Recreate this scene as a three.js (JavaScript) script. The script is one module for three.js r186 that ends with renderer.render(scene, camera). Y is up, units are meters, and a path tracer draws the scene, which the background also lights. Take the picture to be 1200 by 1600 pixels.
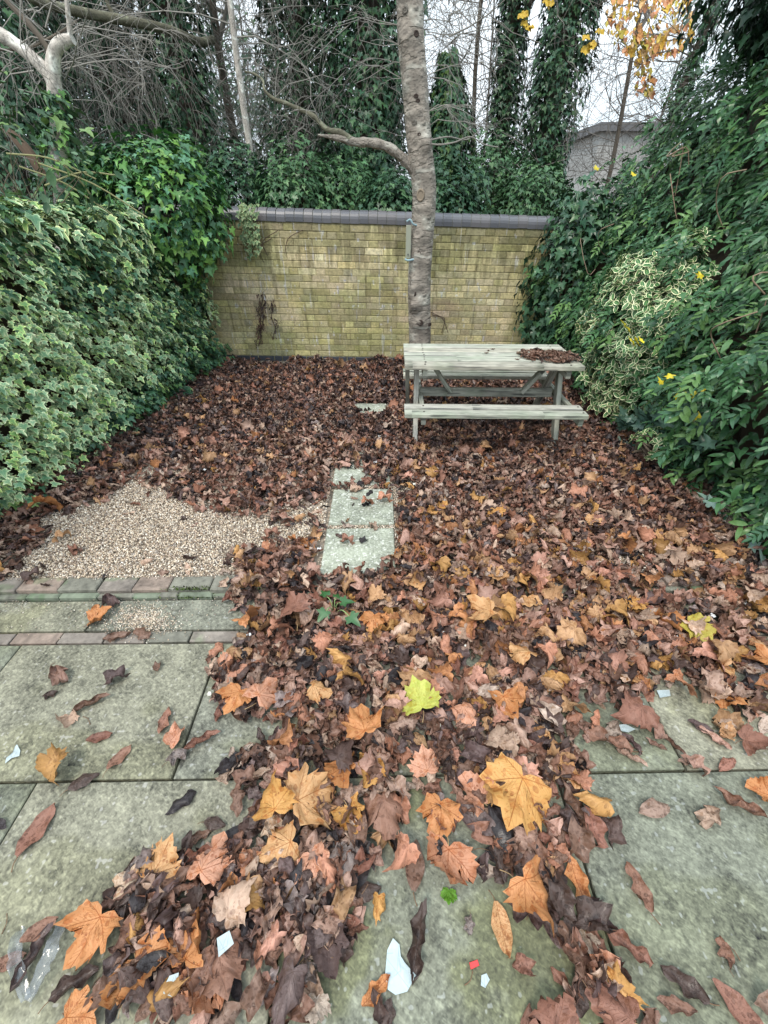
import * as THREE from 'three';
import { mergeGeometries } from 'three/addons/utils/BufferGeometryUtils.js';

// ───────────────────────── camera, sky, sun, exposure ─────────────────────────
const scene = new THREE.Scene();
const F = 640, EYE = 1.66;
const camera = new THREE.PerspectiveCamera(2 * Math.atan(800 / F) * 180 / Math.PI, 0.75, 0.02, 400);
camera.rotation.order = 'YXZ';
camera.position.set(0, EYE, 0);
camera.rotation.set(-35.9 * Math.PI / 180, -0.87 * Math.PI / 180, 0);
camera.updateMatrixWorld(true);

const renderer = new THREE.WebGLRenderer({ antialias: true });
renderer.toneMapping = THREE.LinearToneMapping;
renderer.toneMappingExposure = 1.5;
renderer.shadowMap.enabled = true;

const SKY = 1.8;                                   // zenith radiance of the overcast sky
function skyTexture() {
  const W = 512, H = 256, d = new Float32Array(W * H * 4);
  for (let j = 0; j < H; j++) for (let i = 0; i < W; i++) {
    const el = ((j + 0.5) / H - 0.5) * Math.PI, az = (i + 0.5) / W * 2 * Math.PI, s = Math.sin(el);
    let L = el > 0 ? SKY * (0.47 + 0.53 * s) : SKY * 0.10;
    const x = Math.cos(az) * 3, y = Math.sin(az) * 3;
    const c = el > 0 ? 0.5 + 0.5 * Math.sin(x * 2.1 + Math.sin(y * 1.7) * 1.6 + el * 7) * Math.sin(y * 1.3 + el * 9 + Math.sin(x * 2.3)) : 0.5;
    L *= 0.92 + 0.16 * c;
    const o = (j * W + i) * 4, blue = el > 0 ? 0.10 * (1 - c) + 0.04 : 0;
    d[o] = L * (0.94 - blue); d[o + 1] = L * (0.99 - blue * 0.3); d[o + 2] = L * 1.05; d[o + 3] = 1;
    if (el <= 0) { d[o + 2] = L * 0.85; }
  }
  const t = new THREE.DataTexture(d, W, H, THREE.RGBAFormat, THREE.FloatType);
  t.mapping = THREE.EquirectangularReflectionMapping; t.magFilter = t.minFilter = THREE.LinearFilter; t.wrapS = THREE.RepeatWrapping; t.needsUpdate = true;
  return t;
}
scene.background = skyTexture();
scene.environment = scene.background;
const sun = new THREE.DirectionalLight(0xfff4e4, 1.5);
sun.position.set(-5, 16, 5); sun.target.position.set(0, 0, -3);
sun.castShadow = true; sun.shadow.radius = 32;
Object.assign(sun.shadow.camera, { left: -15, right: 15, top: 15, bottom: -15, near: 0.5, far: 60 });
sun.shadow.mapSize.set(4096, 4096);
scene.add(sun, sun.target);

// ───────────────────────── helpers ─────────────────────────
const V = (x, y, z) => new THREE.Vector3(x, y, z);
function rng(seed) { let a = seed >>> 0; return () => { a = (a + 0x6d2b79f5) | 0; let t = Math.imul(a ^ (a >>> 15), 1 | a); t = (t + Math.imul(t ^ (t >>> 7), 61 | t)) ^ t; return ((t ^ (t >>> 14)) >>> 0) / 4294967296; }; }
const R0 = rng(12345);
const rr = (r, a, b) => a + (b - a) * r();
const lerp = (a, b, t) => a + (b - a) * t, clamp = (x, a, b) => Math.min(b, Math.max(a, x)), sstep = (a, b, x) => { const t = clamp((x - a) / (b - a), 0, 1); return t * t * (3 - 2 * t); };
function hash2(x, y) { let h = (Math.imul(x, 374761393) + Math.imul(y, 668265263)) | 0; h = Math.imul(h ^ (h >>> 13), 1274126177); return ((h ^ (h >>> 16)) >>> 0) / 4294967296; }
function vn(x, y, p = 1 << 20) {
  const xi = Math.floor(x), yi = Math.floor(y), fx = x - xi, fy = y - yi, u = fx * fx * (3 - 2 * fx), v = fy * fy * (3 - 2 * fy), m = (n) => ((n % p) + p) % p;
  const a = hash2(m(xi), m(yi)), b = hash2(m(xi + 1), m(yi)), c = hash2(m(xi), m(yi + 1)), d = hash2(m(xi + 1), m(yi + 1));
  return lerp(lerp(a, b, u), lerp(c, d, u), v);
}
function fbm(x, y, o = 4, p = 1 << 20) { let s = 0, a = 0.5, t = 0; for (let i = 0; i < o; i++) { s += a * vn(x, y, p); t += a; a *= 0.5; x = x * 2 + 17; y = y * 2 + 31; p *= 2; } return s / t; }
// periodic version without offsets
function pf(x, y, p, o = 4) { let s = 0, a = 0.5, t = 0; for (let i = 0; i < o; i++) { s += a * vn(x, y, p); t += a; a *= 0.5; x *= 2; y *= 2; p *= 2; } return s / t; }
const toS = (c) => { c = clamp(c, 0, 1); return 255 * (c <= 0.0031308 ? 12.92 * c : 1.055 * Math.pow(c, 1 / 2.4) - 0.055); };
function tex(w, h, fn, srgb = true) {
  const d = new Uint8Array(w * h * 4);
  for (let j = 0; j < h; j++) for (let i = 0; i < w; i++) {
    const c = fn((i + 0.5) / w, (j + 0.5) / h), o = (j * w + i) * 4;
    if (srgb) { d[o] = toS(c[0]); d[o + 1] = toS(c[1]); d[o + 2] = toS(c[2]); } else { d[o] = d[o + 1] = d[o + 2] = clamp(c, 0, 1) * 255; }
    d[o + 3] = 255;
  }
  const t = new THREE.DataTexture(d, w, h); t.magFilter = THREE.LinearFilter; t.minFilter = THREE.LinearMipmapLinearFilter; t.wrapS = t.wrapT = THREE.RepeatWrapping;
  if (srgb) t.colorSpace = THREE.SRGBColorSpace; t.needsUpdate = true; return t;
}
function canvasTex(w, h, draw) { const c = document.createElement('canvas'); c.width = w; c.height = h; draw(c.getContext('2d'), w, h); const t = new THREE.CanvasTexture(c); t.colorSpace = THREE.SRGBColorSpace; return t; }
const lin = (r, g, b) => new THREE.Color().setRGB(r, g, b);
const mat = (o) => { const c = o.rgb; delete o.rgb; const m = new (o.specularIntensity !== undefined ? THREE.MeshPhysicalMaterial : THREE.MeshStandardMaterial)({ roughness: 0.85, side: THREE.DoubleSide, ...o }); if (c) m.color.setRGB(...c); return m; };

// a pixel of the 1200 x 1600 photograph turned into a point of the world (used to measure places)
const CM = camera.matrixWorld.clone(), CI = CM.clone().invert();
function ray(px, py) { return V((px - 600) / F, -(py - 800) / F, -1).transformDirection(CM); }
function G(px, py, y = 0) { const d = ray(px, py), t = (y - EYE) / d.y; return V(d.x * t, y, d.z * t); }
function Z(px, py, z) { const d = ray(px, py), t = z / d.z; return V(d.x * t, EYE + d.y * t, z); }
const tmpv = V();
function proj(p) { tmpv.copy(p).applyMatrix4(CI); const zc = -tmpv.z; return [600 + tmpv.x / zc * F, 800 - tmpv.y / zc * F, zc]; }

const used = new Map();
function numbered(n) { const k = used.get(n) ?? 0; used.set(n, k + 1); return k ? `${n}_${String(k).padStart(3, '0')}` : n; }
function tag(o, label, category, group) { o.userData.label = label; if (category) o.userData.category = category; if (group) o.userData.group = group; return o; }
function thing(name, label, category, group, pos) { const o = new THREE.Group(); o.name = numbered(name); if (pos) o.position.copy(pos); scene.add(o); return tag(o, label, category, group); }
function structure(name, geo, m) { const o = geo ? new THREE.Mesh(geo, m) : new THREE.Group(); o.name = numbered(name); o.userData.kind = 'structure'; scene.add(o); return sh(o); }
function sh(o) { if (o.isMesh) { o.castShadow = true; o.receiveShadow = true; } return o; }
function part(name, geo, m, parent) { const o = sh(new THREE.Mesh(geo, m)); o.name = name; parent.add(o); return o; }

// mesh builder: collects tubes, boxes and free polygons
class MB {
  constructor() { this.p = []; this.n = []; this.u = []; this.c = []; this.i = []; this.hasC = false; }
  vert(x, y, z, nx, ny, nz, u = 0, v = 0) { this.p.push(x, y, z); this.n.push(nx, ny, nz); this.u.push(u, v); return this.p.length / 3 - 1; }
  quad(a, b, c, d, uv, col) {                                     // flat quad, counter-clockwise
    const e1 = b.clone().sub(a), e2 = d.clone().sub(a), n = e1.cross(e2).normalize(), s = this.p.length / 3;
    [a, b, c, d].forEach((q, k) => { this.vert(q.x, q.y, q.z, n.x, n.y, n.z, uv ? uv[k][0] : 0, uv ? uv[k][1] : 0); if (col) { this.c.push(...col); this.hasC = true; } });
    this.i.push(s, s + 1, s + 2, s, s + 2, s + 3);
  }
  tube(pts, rad, sides = 6, cap = false, vs = 1) {
    const n = pts.length, base = this.p.length / 3; let len = 0;
    let ref = Math.abs(pts[1].y - pts[0].y) > 0.8 * pts[0].distanceTo(pts[1]) ? V(1, 0, 0) : V(0, 1, 0);
    for (let k = 0; k < n; k++) {
      const t = (k < n - 1 ? pts[k + 1].clone().sub(pts[k]) : pts[k].clone().sub(pts[k - 1])); if (k > 0 && k < n - 1) t.add(pts[k].clone().sub(pts[k - 1])); t.normalize();
      const a = ref.clone().addScaledVector(t, -ref.dot(t)).normalize(), b = t.clone().cross(a); ref = a;
      if (k) len += pts[k].distanceTo(pts[k - 1]);
      const r = typeof rad === 'function' ? null : Array.isArray(rad) ? rad[k] : rad;
      for (let s = 0; s <= sides; s++) {
        const an = s / sides * Math.PI * 2, cs = Math.cos(an), sn = Math.sin(an), rad1 = r ?? rad(k / (n - 1), an % (Math.PI * 2), k);
        const nx = a.x * cs + b.x * sn, ny = a.y * cs + b.y * sn, nz = a.z * cs + b.z * sn;
        this.vert(pts[k].x + nx * rad1, pts[k].y + ny * rad1, pts[k].z + nz * rad1, nx, ny, nz, s / sides, len * vs);
      }
    }
    const w = sides + 1;
    for (let k = 0; k < n - 1; k++) for (let s = 0; s < sides; s++) { const o = base + k * w + s; this.i.push(o, o + 1, o + w + 1, o, o + w + 1, o + w); }
    if (cap) for (const [k, sg] of [[0, -1], [n - 1, 1]]) {
      const t = (k ? pts[n - 1].clone().sub(pts[n - 2]) : pts[1].clone().sub(pts[0])).normalize().multiplyScalar(sg), c0 = this.vert(pts[k].x, pts[k].y, pts[k].z, t.x, t.y, t.z, 0.5, len * vs);
      for (let s = 0; s < sides; s++) {
        const o = (base + k * w + s) * 3, a = this.vert(this.p[o], this.p[o + 1], this.p[o + 2], t.x, t.y, t.z, 0.5, len), o2 = o + 3, b = this.vert(this.p[o2], this.p[o2 + 1], this.p[o2 + 2], t.x, t.y, t.z, 0.5, len);
        this.i.push(...(sg > 0 ? [c0, a, b] : [c0, b, a]));
      }
    }
    return this;
  }
  geo(recompute) {
    const g = new THREE.BufferGeometry();
    g.setAttribute('position', new THREE.Float32BufferAttribute(this.p, 3));
    g.setAttribute('normal', new THREE.Float32BufferAttribute(this.n, 3));
    g.setAttribute('uv', new THREE.Float32BufferAttribute(this.u, 2));
    if (this.hasC) g.setAttribute('color', new THREE.Float32BufferAttribute(this.c, 3));
    g.setIndex(this.i); if (recompute) g.computeVertexNormals();
    return g;
  }
}
// a block with chamfered edges round its top (y up); uv in metres, shifted
function slabGeo(x0, x1, z0, z1, y0, y1, ch, r, uo = 0, vo = 0, jit = 0, uvk = 1) {
  const b = new MB(), j = () => (r() - 0.5) * 2 * jit;
  const c = [[x0 + j(), z1 + j()], [x1 + j(), z1 + j()], [x1 + j(), z0 + j()], [x0 + j(), z0 + j()]], cx = (x0 + x1) / 2, cz = (z0 + z1) / 2;
  const lo = c.map(([x, z]) => V(x, y0, z)), mid = c.map(([x, z]) => V(x, y1 - ch, z)), top = c.map(([x, z]) => V(x - Math.sign(x - cx) * ch, y1, z - Math.sign(z - cz) * ch));
  const uv = (p) => [(p.x + uo) * uvk, (p.z + vo + p.y) * uvk];
  for (let k = 0; k < 4; k++) { const n = (k + 1) % 4; b.quad(lo[k], lo[n], mid[n], mid[k], [lo[k], lo[n], mid[n], mid[k]].map(uv)); b.quad(mid[k], mid[n], top[n], top[k], [mid[k], mid[n], top[n], top[k]].map(uv)); }
  b.quad(...top, top.map(uv));
  return b.geo();
}
// board: box with chamfered long edges, uv along the length
function boardGeo(L, w, t, r, ch = 0.004) {
  const g = new MB(), uo = r() * 3, vo = r() * 3, pr = [[-w / 2 + ch, -t / 2], [w / 2 - ch, -t / 2], [w / 2, -t / 2 + ch], [w / 2, t / 2 - ch], [w / 2 - ch, t / 2], [-w / 2 + ch, t / 2], [-w / 2, t / 2 - ch], [-w / 2, -t / 2 + ch]];
  let per = 0;
  for (let k = 0; k < 8; k++) {
    const [z0, y0] = pr[k], [z1, y1] = pr[(k + 1) % 8], d = Math.hypot(z1 - z0, y1 - y0), p = [V(L / 2, y0, z0), V(-L / 2, y0, z0), V(-L / 2, y1, z1), V(L / 2, y1, z1)];
    g.quad(...p, [[L / 2 + uo, per + vo], [-L / 2 + uo, per + vo], [-L / 2 + uo, per + d + vo], [L / 2 + uo, per + d + vo]]); per += d;
  }
  for (const s of [-1, 1]) { const q = pr.map(([z, y]) => V(s * L / 2, y, z)); for (let k = 1; k < 7; k++) { const f = s > 0 ? [q[0], q[k + 1], q[k]] : [q[0], q[k], q[k + 1]], n0 = g.p.length / 3; for (const v of f) g.vert(v.x, v.y, v.z, s, 0, 0, v.y * 0.3 + uo, v.z + vo); g.i.push(n0, n0 + 1, n0 + 2); } }
  return g.geo();
}
// Catmull-Rom through points, n samples
function smooth(pts, n) { return new THREE.CatmullRomCurve3(pts, false, 'centripetal').getPoints(n); }
const inPoly = (x, y, P) => { let c = false; for (let i = 0, j = P.length - 1; i < P.length; j = i++) { const [xi, yi] = P[i], [xj, yj] = P[j]; if (yi > y !== yj > y && x < (xj - xi) * (y - yi) / (yj - yi) + xi) c = !c; } return c; };

// ───────────────────────── surface textures ─────────────────────────
function stoneTex(seed, algae) {
  return tex(1024, 1024, (u, v) => {
    const x = u * 8, y = v * 8, big = pf(x * 0.5 + seed, y * 0.5, 4, 4), mid = pf(x * 2, y * 2 + seed * 3, 16, 4), fine = pf(x * 16, y * 16, 128, 3), st = pf(x * 5 + y * 3, y * 10 - x * 4, 64, 3);
    let k = 0.64 + 0.5 * (mid - 0.5) + 0.6 * (fine - 0.5) + 0.3 * (big - 0.5);
    k += 0.3 * sstep(0.62, 0.75, st) * fine;
    k += 0.38 * (pf(x * 40, y * 40, 320, 2) - 0.5); k -= 0.13 * sstep(0.58, 0.74, pf(x * 3 + 5, y * 3 + 9, 24, 5)); k += 0.22 * sstep(0.63, 0.72, pf(x * 9 + y * 7, y * 26 - x * 18, 208, 2));
    const spot = sstep(0.80, 0.86, pf(x * 9 + 3, y * 9, 72, 2));
    const al = clamp(sstep(0.42, 0.62, pf(x * 0.75 + 2, y * 0.75 + 7 + seed, 6, 5)) * algae, 0, 1);
    const c = [lerp(0.255, 0.205, al) * k, lerp(0.255, 0.205, al) * k, lerp(0.20, 0.118, al) * k];
    return c.map((q) => lerp(q, 0.45, spot * 0.35));
  });
}
const stoneA = stoneTex(0, 0.45), stoneB = stoneTex(3, 1.1);
const stoneBump = tex(512, 512, (u, v) => 0.5 * pf(u * 32, v * 32, 32, 4) + 0.5 * pf(u * 96, v * 96, 96, 2), false);
const flagMats = [[stoneA, [1, 1, 1]], [stoneA, [0.86, 0.90, 0.87]], [stoneA, [1.12, 1.08, 1.02]]].map(([map, rgb]) => mat({ map, rgb, roughness: 0.8, bumpMap: stoneBump, bumpScale: 0.004 }));
const flagGreen = [[1, 1, 0.98], [0.92, 0.95, 0.9]].map((rgb) => mat({ map: stoneB, rgb, roughness: 0.75, bumpMap: stoneBump, bumpScale: 0.004 }));
const slabTex = tex(512, 512, (u, v) => { const f = pf(u * 90, v * 90, 90, 2), g = pf(u * 6, v * 6, 6, 4), s = sstep(0.66, 0.76, pf(u * 60 + 4, v * 60, 60, 2)); const k = 0.8 + 0.7 * (f - 0.5) + 0.6 * (g - 0.5); return [lerp(0.37 * k, 0.65, s * 0.6), lerp(0.39 * k, 0.65, s * 0.6), lerp(0.31 * k, 0.6, s * 0.6)]; });
const slabMat = mat({ map: slabTex, bumpMap: stoneBump, bumpScale: 0.003 });
const soilTex = tex(512, 512, (u, v) => { const k = 0.35 + pf(u * 40, v * 40, 40, 4); return [0.07 * k, 0.05 * k, 0.035 * k]; });
const gravelTex = tex(512, 512, (u, v) => { const k = pf(u * 64, v * 64, 64, 2), g = pf(u * 5, v * 5, 5, 3), s = 0.35 + 1.1 * k; return [0.22 * s + g * 0.05, 0.18 * s + g * 0.04, 0.14 * s + g * 0.03]; });
const kerbTex = tex(512, 256, (u, v) => { const f = pf(u * 40, v * 40, 40, 3), g = pf(u * 6, v * 6, 6, 4), m = sstep(0.55, 0.68, pf(u * 9 + 2, v * 9, 9, 4)); const k = 0.6 + 0.8 * f; return [lerp(0.215, 0.165, m) * k, lerp(0.185, 0.17, m) * k, lerp(0.16, 0.12, m) * k].map((q) => q * (0.75 + 0.5 * g)); });
const kerbMats = [[1, 1, 1], [0.8, 0.9, 0.85], [1.12, 1.0, 0.95]].map((rgb) => mat({ map: kerbTex, rgb, bumpMap: stoneBump, bumpScale: 0.006 }));

// ───────────────────────── ground, terrace, kerb, stepping slabs ─────────────────────────
{
  const g = new THREE.PlaneGeometry(160, 160, 1, 1).rotateX(-Math.PI / 2).translate(0, -0.055, 0);
  const t = soilTex.clone(); t.repeat.set(160, 160); t.needsUpdate = true;
  structure('ground', g, mat({ map: t, roughness: 0.95 }));
}
const GY = 0.012;                                                  // level of the gravel bed
{
  const N = 60, M = 50, g = new THREE.PlaneGeometry(5.6, 4.7, N, M).rotateX(-Math.PI / 2).translate(0.05, 0, -1.62 - 2.35), p = g.attributes.position, uv = g.attributes.uv;
  for (let i = 0; i < p.count; i++) { p.setY(i, GY - 0.012 + 0.012 * fbm(p.getX(i) * 3, p.getZ(i) * 3, 3)); uv.setXY(i, p.getX(i), p.getZ(i)); }
  g.computeVertexNormals();
  structure('gravel_bed', g, mat({ map: gravelTex, roughness: 0.95 }));
}
{
  const patio = structure('patio', new THREE.BoxGeometry(6.4, 0.04, 3.15).translate(0, -0.05, -1.525 + 1.575), mat({ map: soilTex, rgb: [0.6, 0.6, 0.5], roughness: 1 }));
  const r = rng(7), gap = 0.004;
  const rows = [[0.545, 1.14, [-2.65, -1.71, -0.763, 0.18, 1.13, 2.07, 3.0]], [-0.052, 0.545, [-2.65, -1.71, -0.763, 0.18, 1.13, 2.07, 3.0]], [-0.648, -0.052, [-3.1, -2.19, -1.247, -0.292, 0.640, 1.59, 2.54, 3.15]], [-1.238, -0.648, [-2.65, -1.71, -0.763, 0.18, 1.13, 2.07, 3.0]], [-1.515, -1.315, [-2.85, -2.35, -1.46, -0.52, 0.43, 1.36, 2.3, 3.1]]];
  for (const [zb, zf, xs] of rows) for (let k = 0; k < xs.length - 1; k++) {
    const cx = (xs[k] + xs[k + 1]) / 2, green = Math.abs(cx - 0.15) < 0.6 && zf < 0.2 && zb > -1.0 || (zf < -1 && Math.abs(cx) < 0.6), dy = (r() - 0.5) * 0.004;
    const g = slabGeo(xs[k] + gap, xs[k + 1] - gap, zb + gap, zf - gap, -0.05, dy, 0.003, r, r() * 5, r() * 5, 0.0018, 0.8);
    part('flagstone', g, green ? flagGreen[k % 2] : flagMats[(k + (zb < -1 ? 1 : 0)) % 3], patio);
  }
  for (let x = -2.9; x < 2.9;) { const l = rr(r, 0.2, 0.24); part('brick', slabGeo(x, x + l - 0.008, -1.309 + rr(r, 0, 0.003), -1.246, -0.05, -0.001 + (r() - 0.5) * 0.006, 0.003, r, r() * 4, r() * 4, 0.002, 1), kerbMats[Math.floor(r() * 3)], patio); x += l; }
  const kerb = structure('kerb', null);
  const mortar = mat({ map: kerbTex, rgb: [0.75, 1.0, 0.85], roughness: 0.95 });
  part('mortar', new THREE.BoxGeometry(5.7, 0.05, 0.075).translate(0, -0.018, -1.566), mortar, kerb);
  for (let x = -2.8; x < 2.8;) { const l = rr(r, 0.18, 0.245); part('brick', slabGeo(x, x + l - 0.008, -1.655, -1.556 + (r() - 0.5) * 0.012, -0.02, 0.036 + (r() - 0.5) * 0.008, 0.005, r, r() * 4, r() * 4, 0.004, 1), kerbMats[Math.floor(r() * 3)], kerb); x += l; }
  for (let x = -2.8; x < 2.8;) { const l = rr(r, 0.09, 0.22); part('edging_stone', slabGeo(x, x + l - 0.007, -1.557, -1.522 + (r() - 0.5) * 0.006, -0.045, 0.012 + (r() - 0.5) * 0.012, 0.005, r, r() * 4, r() * 4, 0.003, 1), [kerbMats[1], mortar, flagMats[0], mortar][Math.floor(r() * 4)], kerb); x += l; }
  const path = structure('path', null), h = 0.034;
  for (const [x0, x1, z0, z1, a] of [[-0.335, 0.094, -2.07, -1.66, 0], [-0.33, 0.098, -2.535, -2.115, 0.004], [-0.345, 0.085, -2.995, -2.6, -0.006], [-0.33, 0.09, -3.46, -3.05, 0.02], [-0.30, 0.1, -3.86, -3.52, -0.01], [-0.32, 0.075, -4.21, -3.86, -0.04]]) {
    const s = part('paving_slab', slabGeo(-(x1 - x0) / 2, (x1 - x0) / 2, -(z1 - z0) / 2, (z1 - z0) / 2, -0.03, 0, 0.004, r, r() * 4, r() * 4, 0.002, 1.3), slabMat, path);
    s.position.set((x0 + x1) / 2, h + (z1 < -3 ? 0.008 : 0), (z0 + z1) / 2); s.rotation.y = a;
  }
  path.userData.label = 'row of square concrete stepping slabs set in the gravel';
}
// moss on the kerb
{
  const b = new MB(), r = rng(77);
  for (let k = 0; k < 900; k++) {
    const c = r() < 0.7 ? -1.02 : -0.62, x = c + (r() + r() - 1) * 0.16, z = -1.545 + (r() - 0.5) * 0.06, y = z > -1.55 ? 0.005 : 0.03, hgt = rr(r, 0.004, 0.016), a = r() * 6.28, w = 0.004;
    const n0 = b.p.length / 3; b.vert(x + Math.cos(a) * w, y, z + Math.sin(a) * w, 0, 1, 0.2); b.vert(x - Math.cos(a) * w, y, z - Math.sin(a) * w, 0, 1, 0.2); b.vert(x + (r() - 0.5) * 0.012, y + hgt, z + (r() - 0.3) * 0.012, 0, 1, 0.2); b.i.push(n0, n0 + 1, n0 + 2);
  }
  const m = sh(new THREE.Mesh(b.geo(), mat({ rgb: [0.09, 0.14, 0.03] }))); m.name = 'moss'; m.userData = { kind: 'stuff', label: 'green moss growing on the brick kerb' }; scene.add(m);
}

// ───────────────────────── the brick wall ─────────────────────────
const wallA = V(-2.9, 0, 0), wallB = V(2.9, 0, 0);
{ const a = G(340, 563), b = G(640, 567), s = (b.z - a.z) / (b.x - a.x); wallA.z = a.z + s * (wallA.x - a.x); wallB.z = a.z + s * (wallB.x - a.x); }
const wallDir = wallB.clone().sub(wallA).normalize(), wallLen = wallA.distanceTo(wallB), wallN = V(-wallDir.z, 0, wallDir.x).negate();
if (wallN.z < 0) wallN.negate();
const wallZ = (x) => lerp(wallA.z, wallB.z, (x + 2.9) / 5.8);
const wallTop = (u) => 1.016 - 0.0146 * (u - 1.36);   // the courses run slightly downhill to the right
const WP = (u, v, d) => wallA.clone().addScaledVector(wallDir, u).addScaledVector(wallN, d).setY(v * wallTop(u));
{
  const W = 1536, H = 512, LU = wallLen, LV = 1.7;
  const wtex = tex(W, H, (u, v) => {
    const x = u * LU, y = v * LV, f = fbm(x * 60, y * 60, 3), m = fbm(x * 3 + 9, y * 3, 4), streak = fbm(x * 26, y * 2.2 + 5, 4), gn = fbm(x * 11, y * 11, 3);
    let c = [0.55, 0.475, 0.275];
    const pale = sstep(0.48, 0.68, fbm(x * 1.7 + 3, y * 2.2 + 1, 4)) * sstep(0.25, 0.7, y) * sstep(1.35, 1.0, y);
    c = c.map((q, k) => lerp(q, [0.56, 0.475, 0.31][k], pale * 0.85));
    const pink = sstep(0.46, 0.66, fbm(x * 1.6 + 30, y * 3 + 8, 4)) * (x > 3.2 ? 1 : 0.5) * sstep(0.35, 0.6, y) * sstep(1.1, 0.8, y);
    c = c.map((q, k) => lerp(q, [0.46, 0.33, 0.25][k], pink * 0.6));
    const green = sstep(0.42, 0.6, fbm(x * 1.4 + 12, y * 1.5 + 3, 5)) * (0.35 + 0.65 * gn);
    c = c.map((q, k) => lerp(q, [0.27, 0.275, 0.105][k], green * 0.75));
    const dirt = sstep(0.36, 0.62, streak + 0.42 * (sstep(0.9, 1.55, y) - 0.55) + 0.3 * (m - 0.5));
    c = c.map((q, k) => lerp(q, [0.18, 0.155, 0.075][k], dirt * 0.58));
    const wh = sstep(0.80, 0.86, fbm(x * 22 + 40, y * 14, 2)) * 0.6 + sstep(0.77, 0.83, fbm(x * 40, y * 3.2 + 20, 2)) * 0.45;
    c = c.map((q) => lerp(q, 0.6, clamp(wh, 0, 1)));
    const k = 0.62 + 0.76 * f;
    return c.map((q) => q * k);
  });
  wtex.wrapS = wtex.wrapT = THREE.ClampToEdgeWrapping;
  const bm = mat({ map: wtex, vertexColors: true, roughness: 0.9, bumpMap: stoneBump, bumpScale: 0.003 });
  const blue = mat({ rgb: [0.055, 0.06, 0.075], roughness: 0.5, bumpMap: stoneBump, bumpScale: 0.002 });
  const wall = thing('brick_wall', 'yellow brick garden wall with green algae stains across the end of the garden', 'wall');
  const r = rng(21);
  // mortar body
  const body = new MB();
  { const d0 = -0.215, d1 = 0, n = 12; for (let k = 0; k < n; k++) { const a = wallLen * k / n, c = wallLen * (k + 1) / n, uv = (q, w) => [q / LU, w / LV]; body.quad(WP(a, -0.05, d1), WP(c, -0.05, d1), WP(c, 1.585, d1), WP(a, 1.585, d1), [uv(a, 0), uv(c, 0), uv(c, 1.58), uv(a, 1.58)]); body.quad(WP(c, -0.05, d0), WP(a, -0.05, d0), WP(a, 1.585, d0), WP(c, 1.585, d0), [uv(c, 0), uv(a, 0), uv(a, 1.58), uv(c, 1.58)]); }
    body.quad(WP(wallLen, -0.05, d1), WP(wallLen, -0.05, d0), WP(wallLen, 1.585, d0), WP(wallLen, 1.585, d1)); body.quad(WP(0, -0.05, d0), WP(0, -0.05, d1), WP(0, 1.585, d1), WP(0, 1.585, d0)); }
  part('mortar', body.geo(), mat({ map: wtex, rgb: [0.78, 0.78, 0.78], roughness: 1 }), wall);
  const brick = (u0, u1, v0, v1, d, col, m, b = new MB()) => {
    const j = () => (r() - 0.5) * 0.004, ch = 0.0035, dd = d + (r() - 0.5) * 0.003;
    const c = [[u0 + j(), v0 + j()], [u1 + j(), v0 + j()], [u1 + j(), v1 + j()], [u0 + j(), v1 + j()]], uc = (u0 + u1) / 2, vc = (v0 + v1) / 2;
    const lo = c.map(([a, e]) => WP(a, e, -0.01)), mi = c.map(([a, e]) => WP(a, e, dd - ch)), to = c.map(([a, e]) => WP(a - Math.sign(a - uc) * ch, e - Math.sign(e - vc) * ch, dd)), uv = c.map(([a, e]) => [a / LU, e / LV]);
    for (let k = 0; k < 4; k++) { const n = (k + 1) % 4, q = [uv[k], uv[n], uv[n], uv[k]]; b.quad(lo[k], lo[n], mi[n], mi[k], q, col); b.quad(mi[k], mi[n], to[n], to[k], q, col); }
    b.quad(...to, uv, col); return b;
  };
  const rest = new MB(), restBlue = new MB(); let made = 0;
  for (let row = 0; row < 21; row++) {
    const v0 = row * 0.075 + 0.005, v1 = v0 + 0.066; let u = -0.12 + (row % 2 ? 0.169 : 0) + (r() - 0.5) * 0.02, head = false;
    while (u < wallLen) {
      const l = head ? 0.105 : 0.216, a = Math.max(0.004, u), c = Math.min(wallLen - 0.004, u + l);
      if (c - a > 0.03) {
        const t = rr(r, 0.72, 1.2), w = r() < 0.1 ? 1.22 : 1, col = [t * w * rr(r, 0.96, 1.05), t * w, t * w * rr(r, 0.85, 1.12)], x = WP(u + l / 2, v0, 0).x;
        if (row === 0) part('brick', brick(a, c, v0, v1, 0.009, null, blue).geo(), blue, wall);
        else if (!head && x > -2.35 && x < 2.3 && made < 285) { part('brick', brick(a, c, v0, v1, 0.0065, col, bm).geo(), bm, wall); made++; }
        else brick(a, c, v0, v1, 0.0065, col, bm, rest);
      }
      u += l + 0.0095; head = !head;
    }
  }
  part('brickwork', rest.geo(), bm, wall).userData.kind = 'stuff';
  // half-round coping bricks
  const copeMats = [[0.105, 0.105, 0.118], [0.122, 0.12, 0.132], [0.092, 0.093, 0.106], [0.13, 0.122, 0.128]].map((rgb) => mat({ rgb, roughness: 0.36, bumpMap: stoneBump, bumpScale: 0.003 }));
  const prof = []; for (let k = 0; k <= 10; k++) { const a = Math.PI * k / 10; prof.push([-0.1075 + 0.125 * Math.cos(a), 1.632 + 0.085 * Math.sin(a)]); } prof.unshift([0.0175, 1.588]); prof.push([-0.2325, 1.588]);
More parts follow.
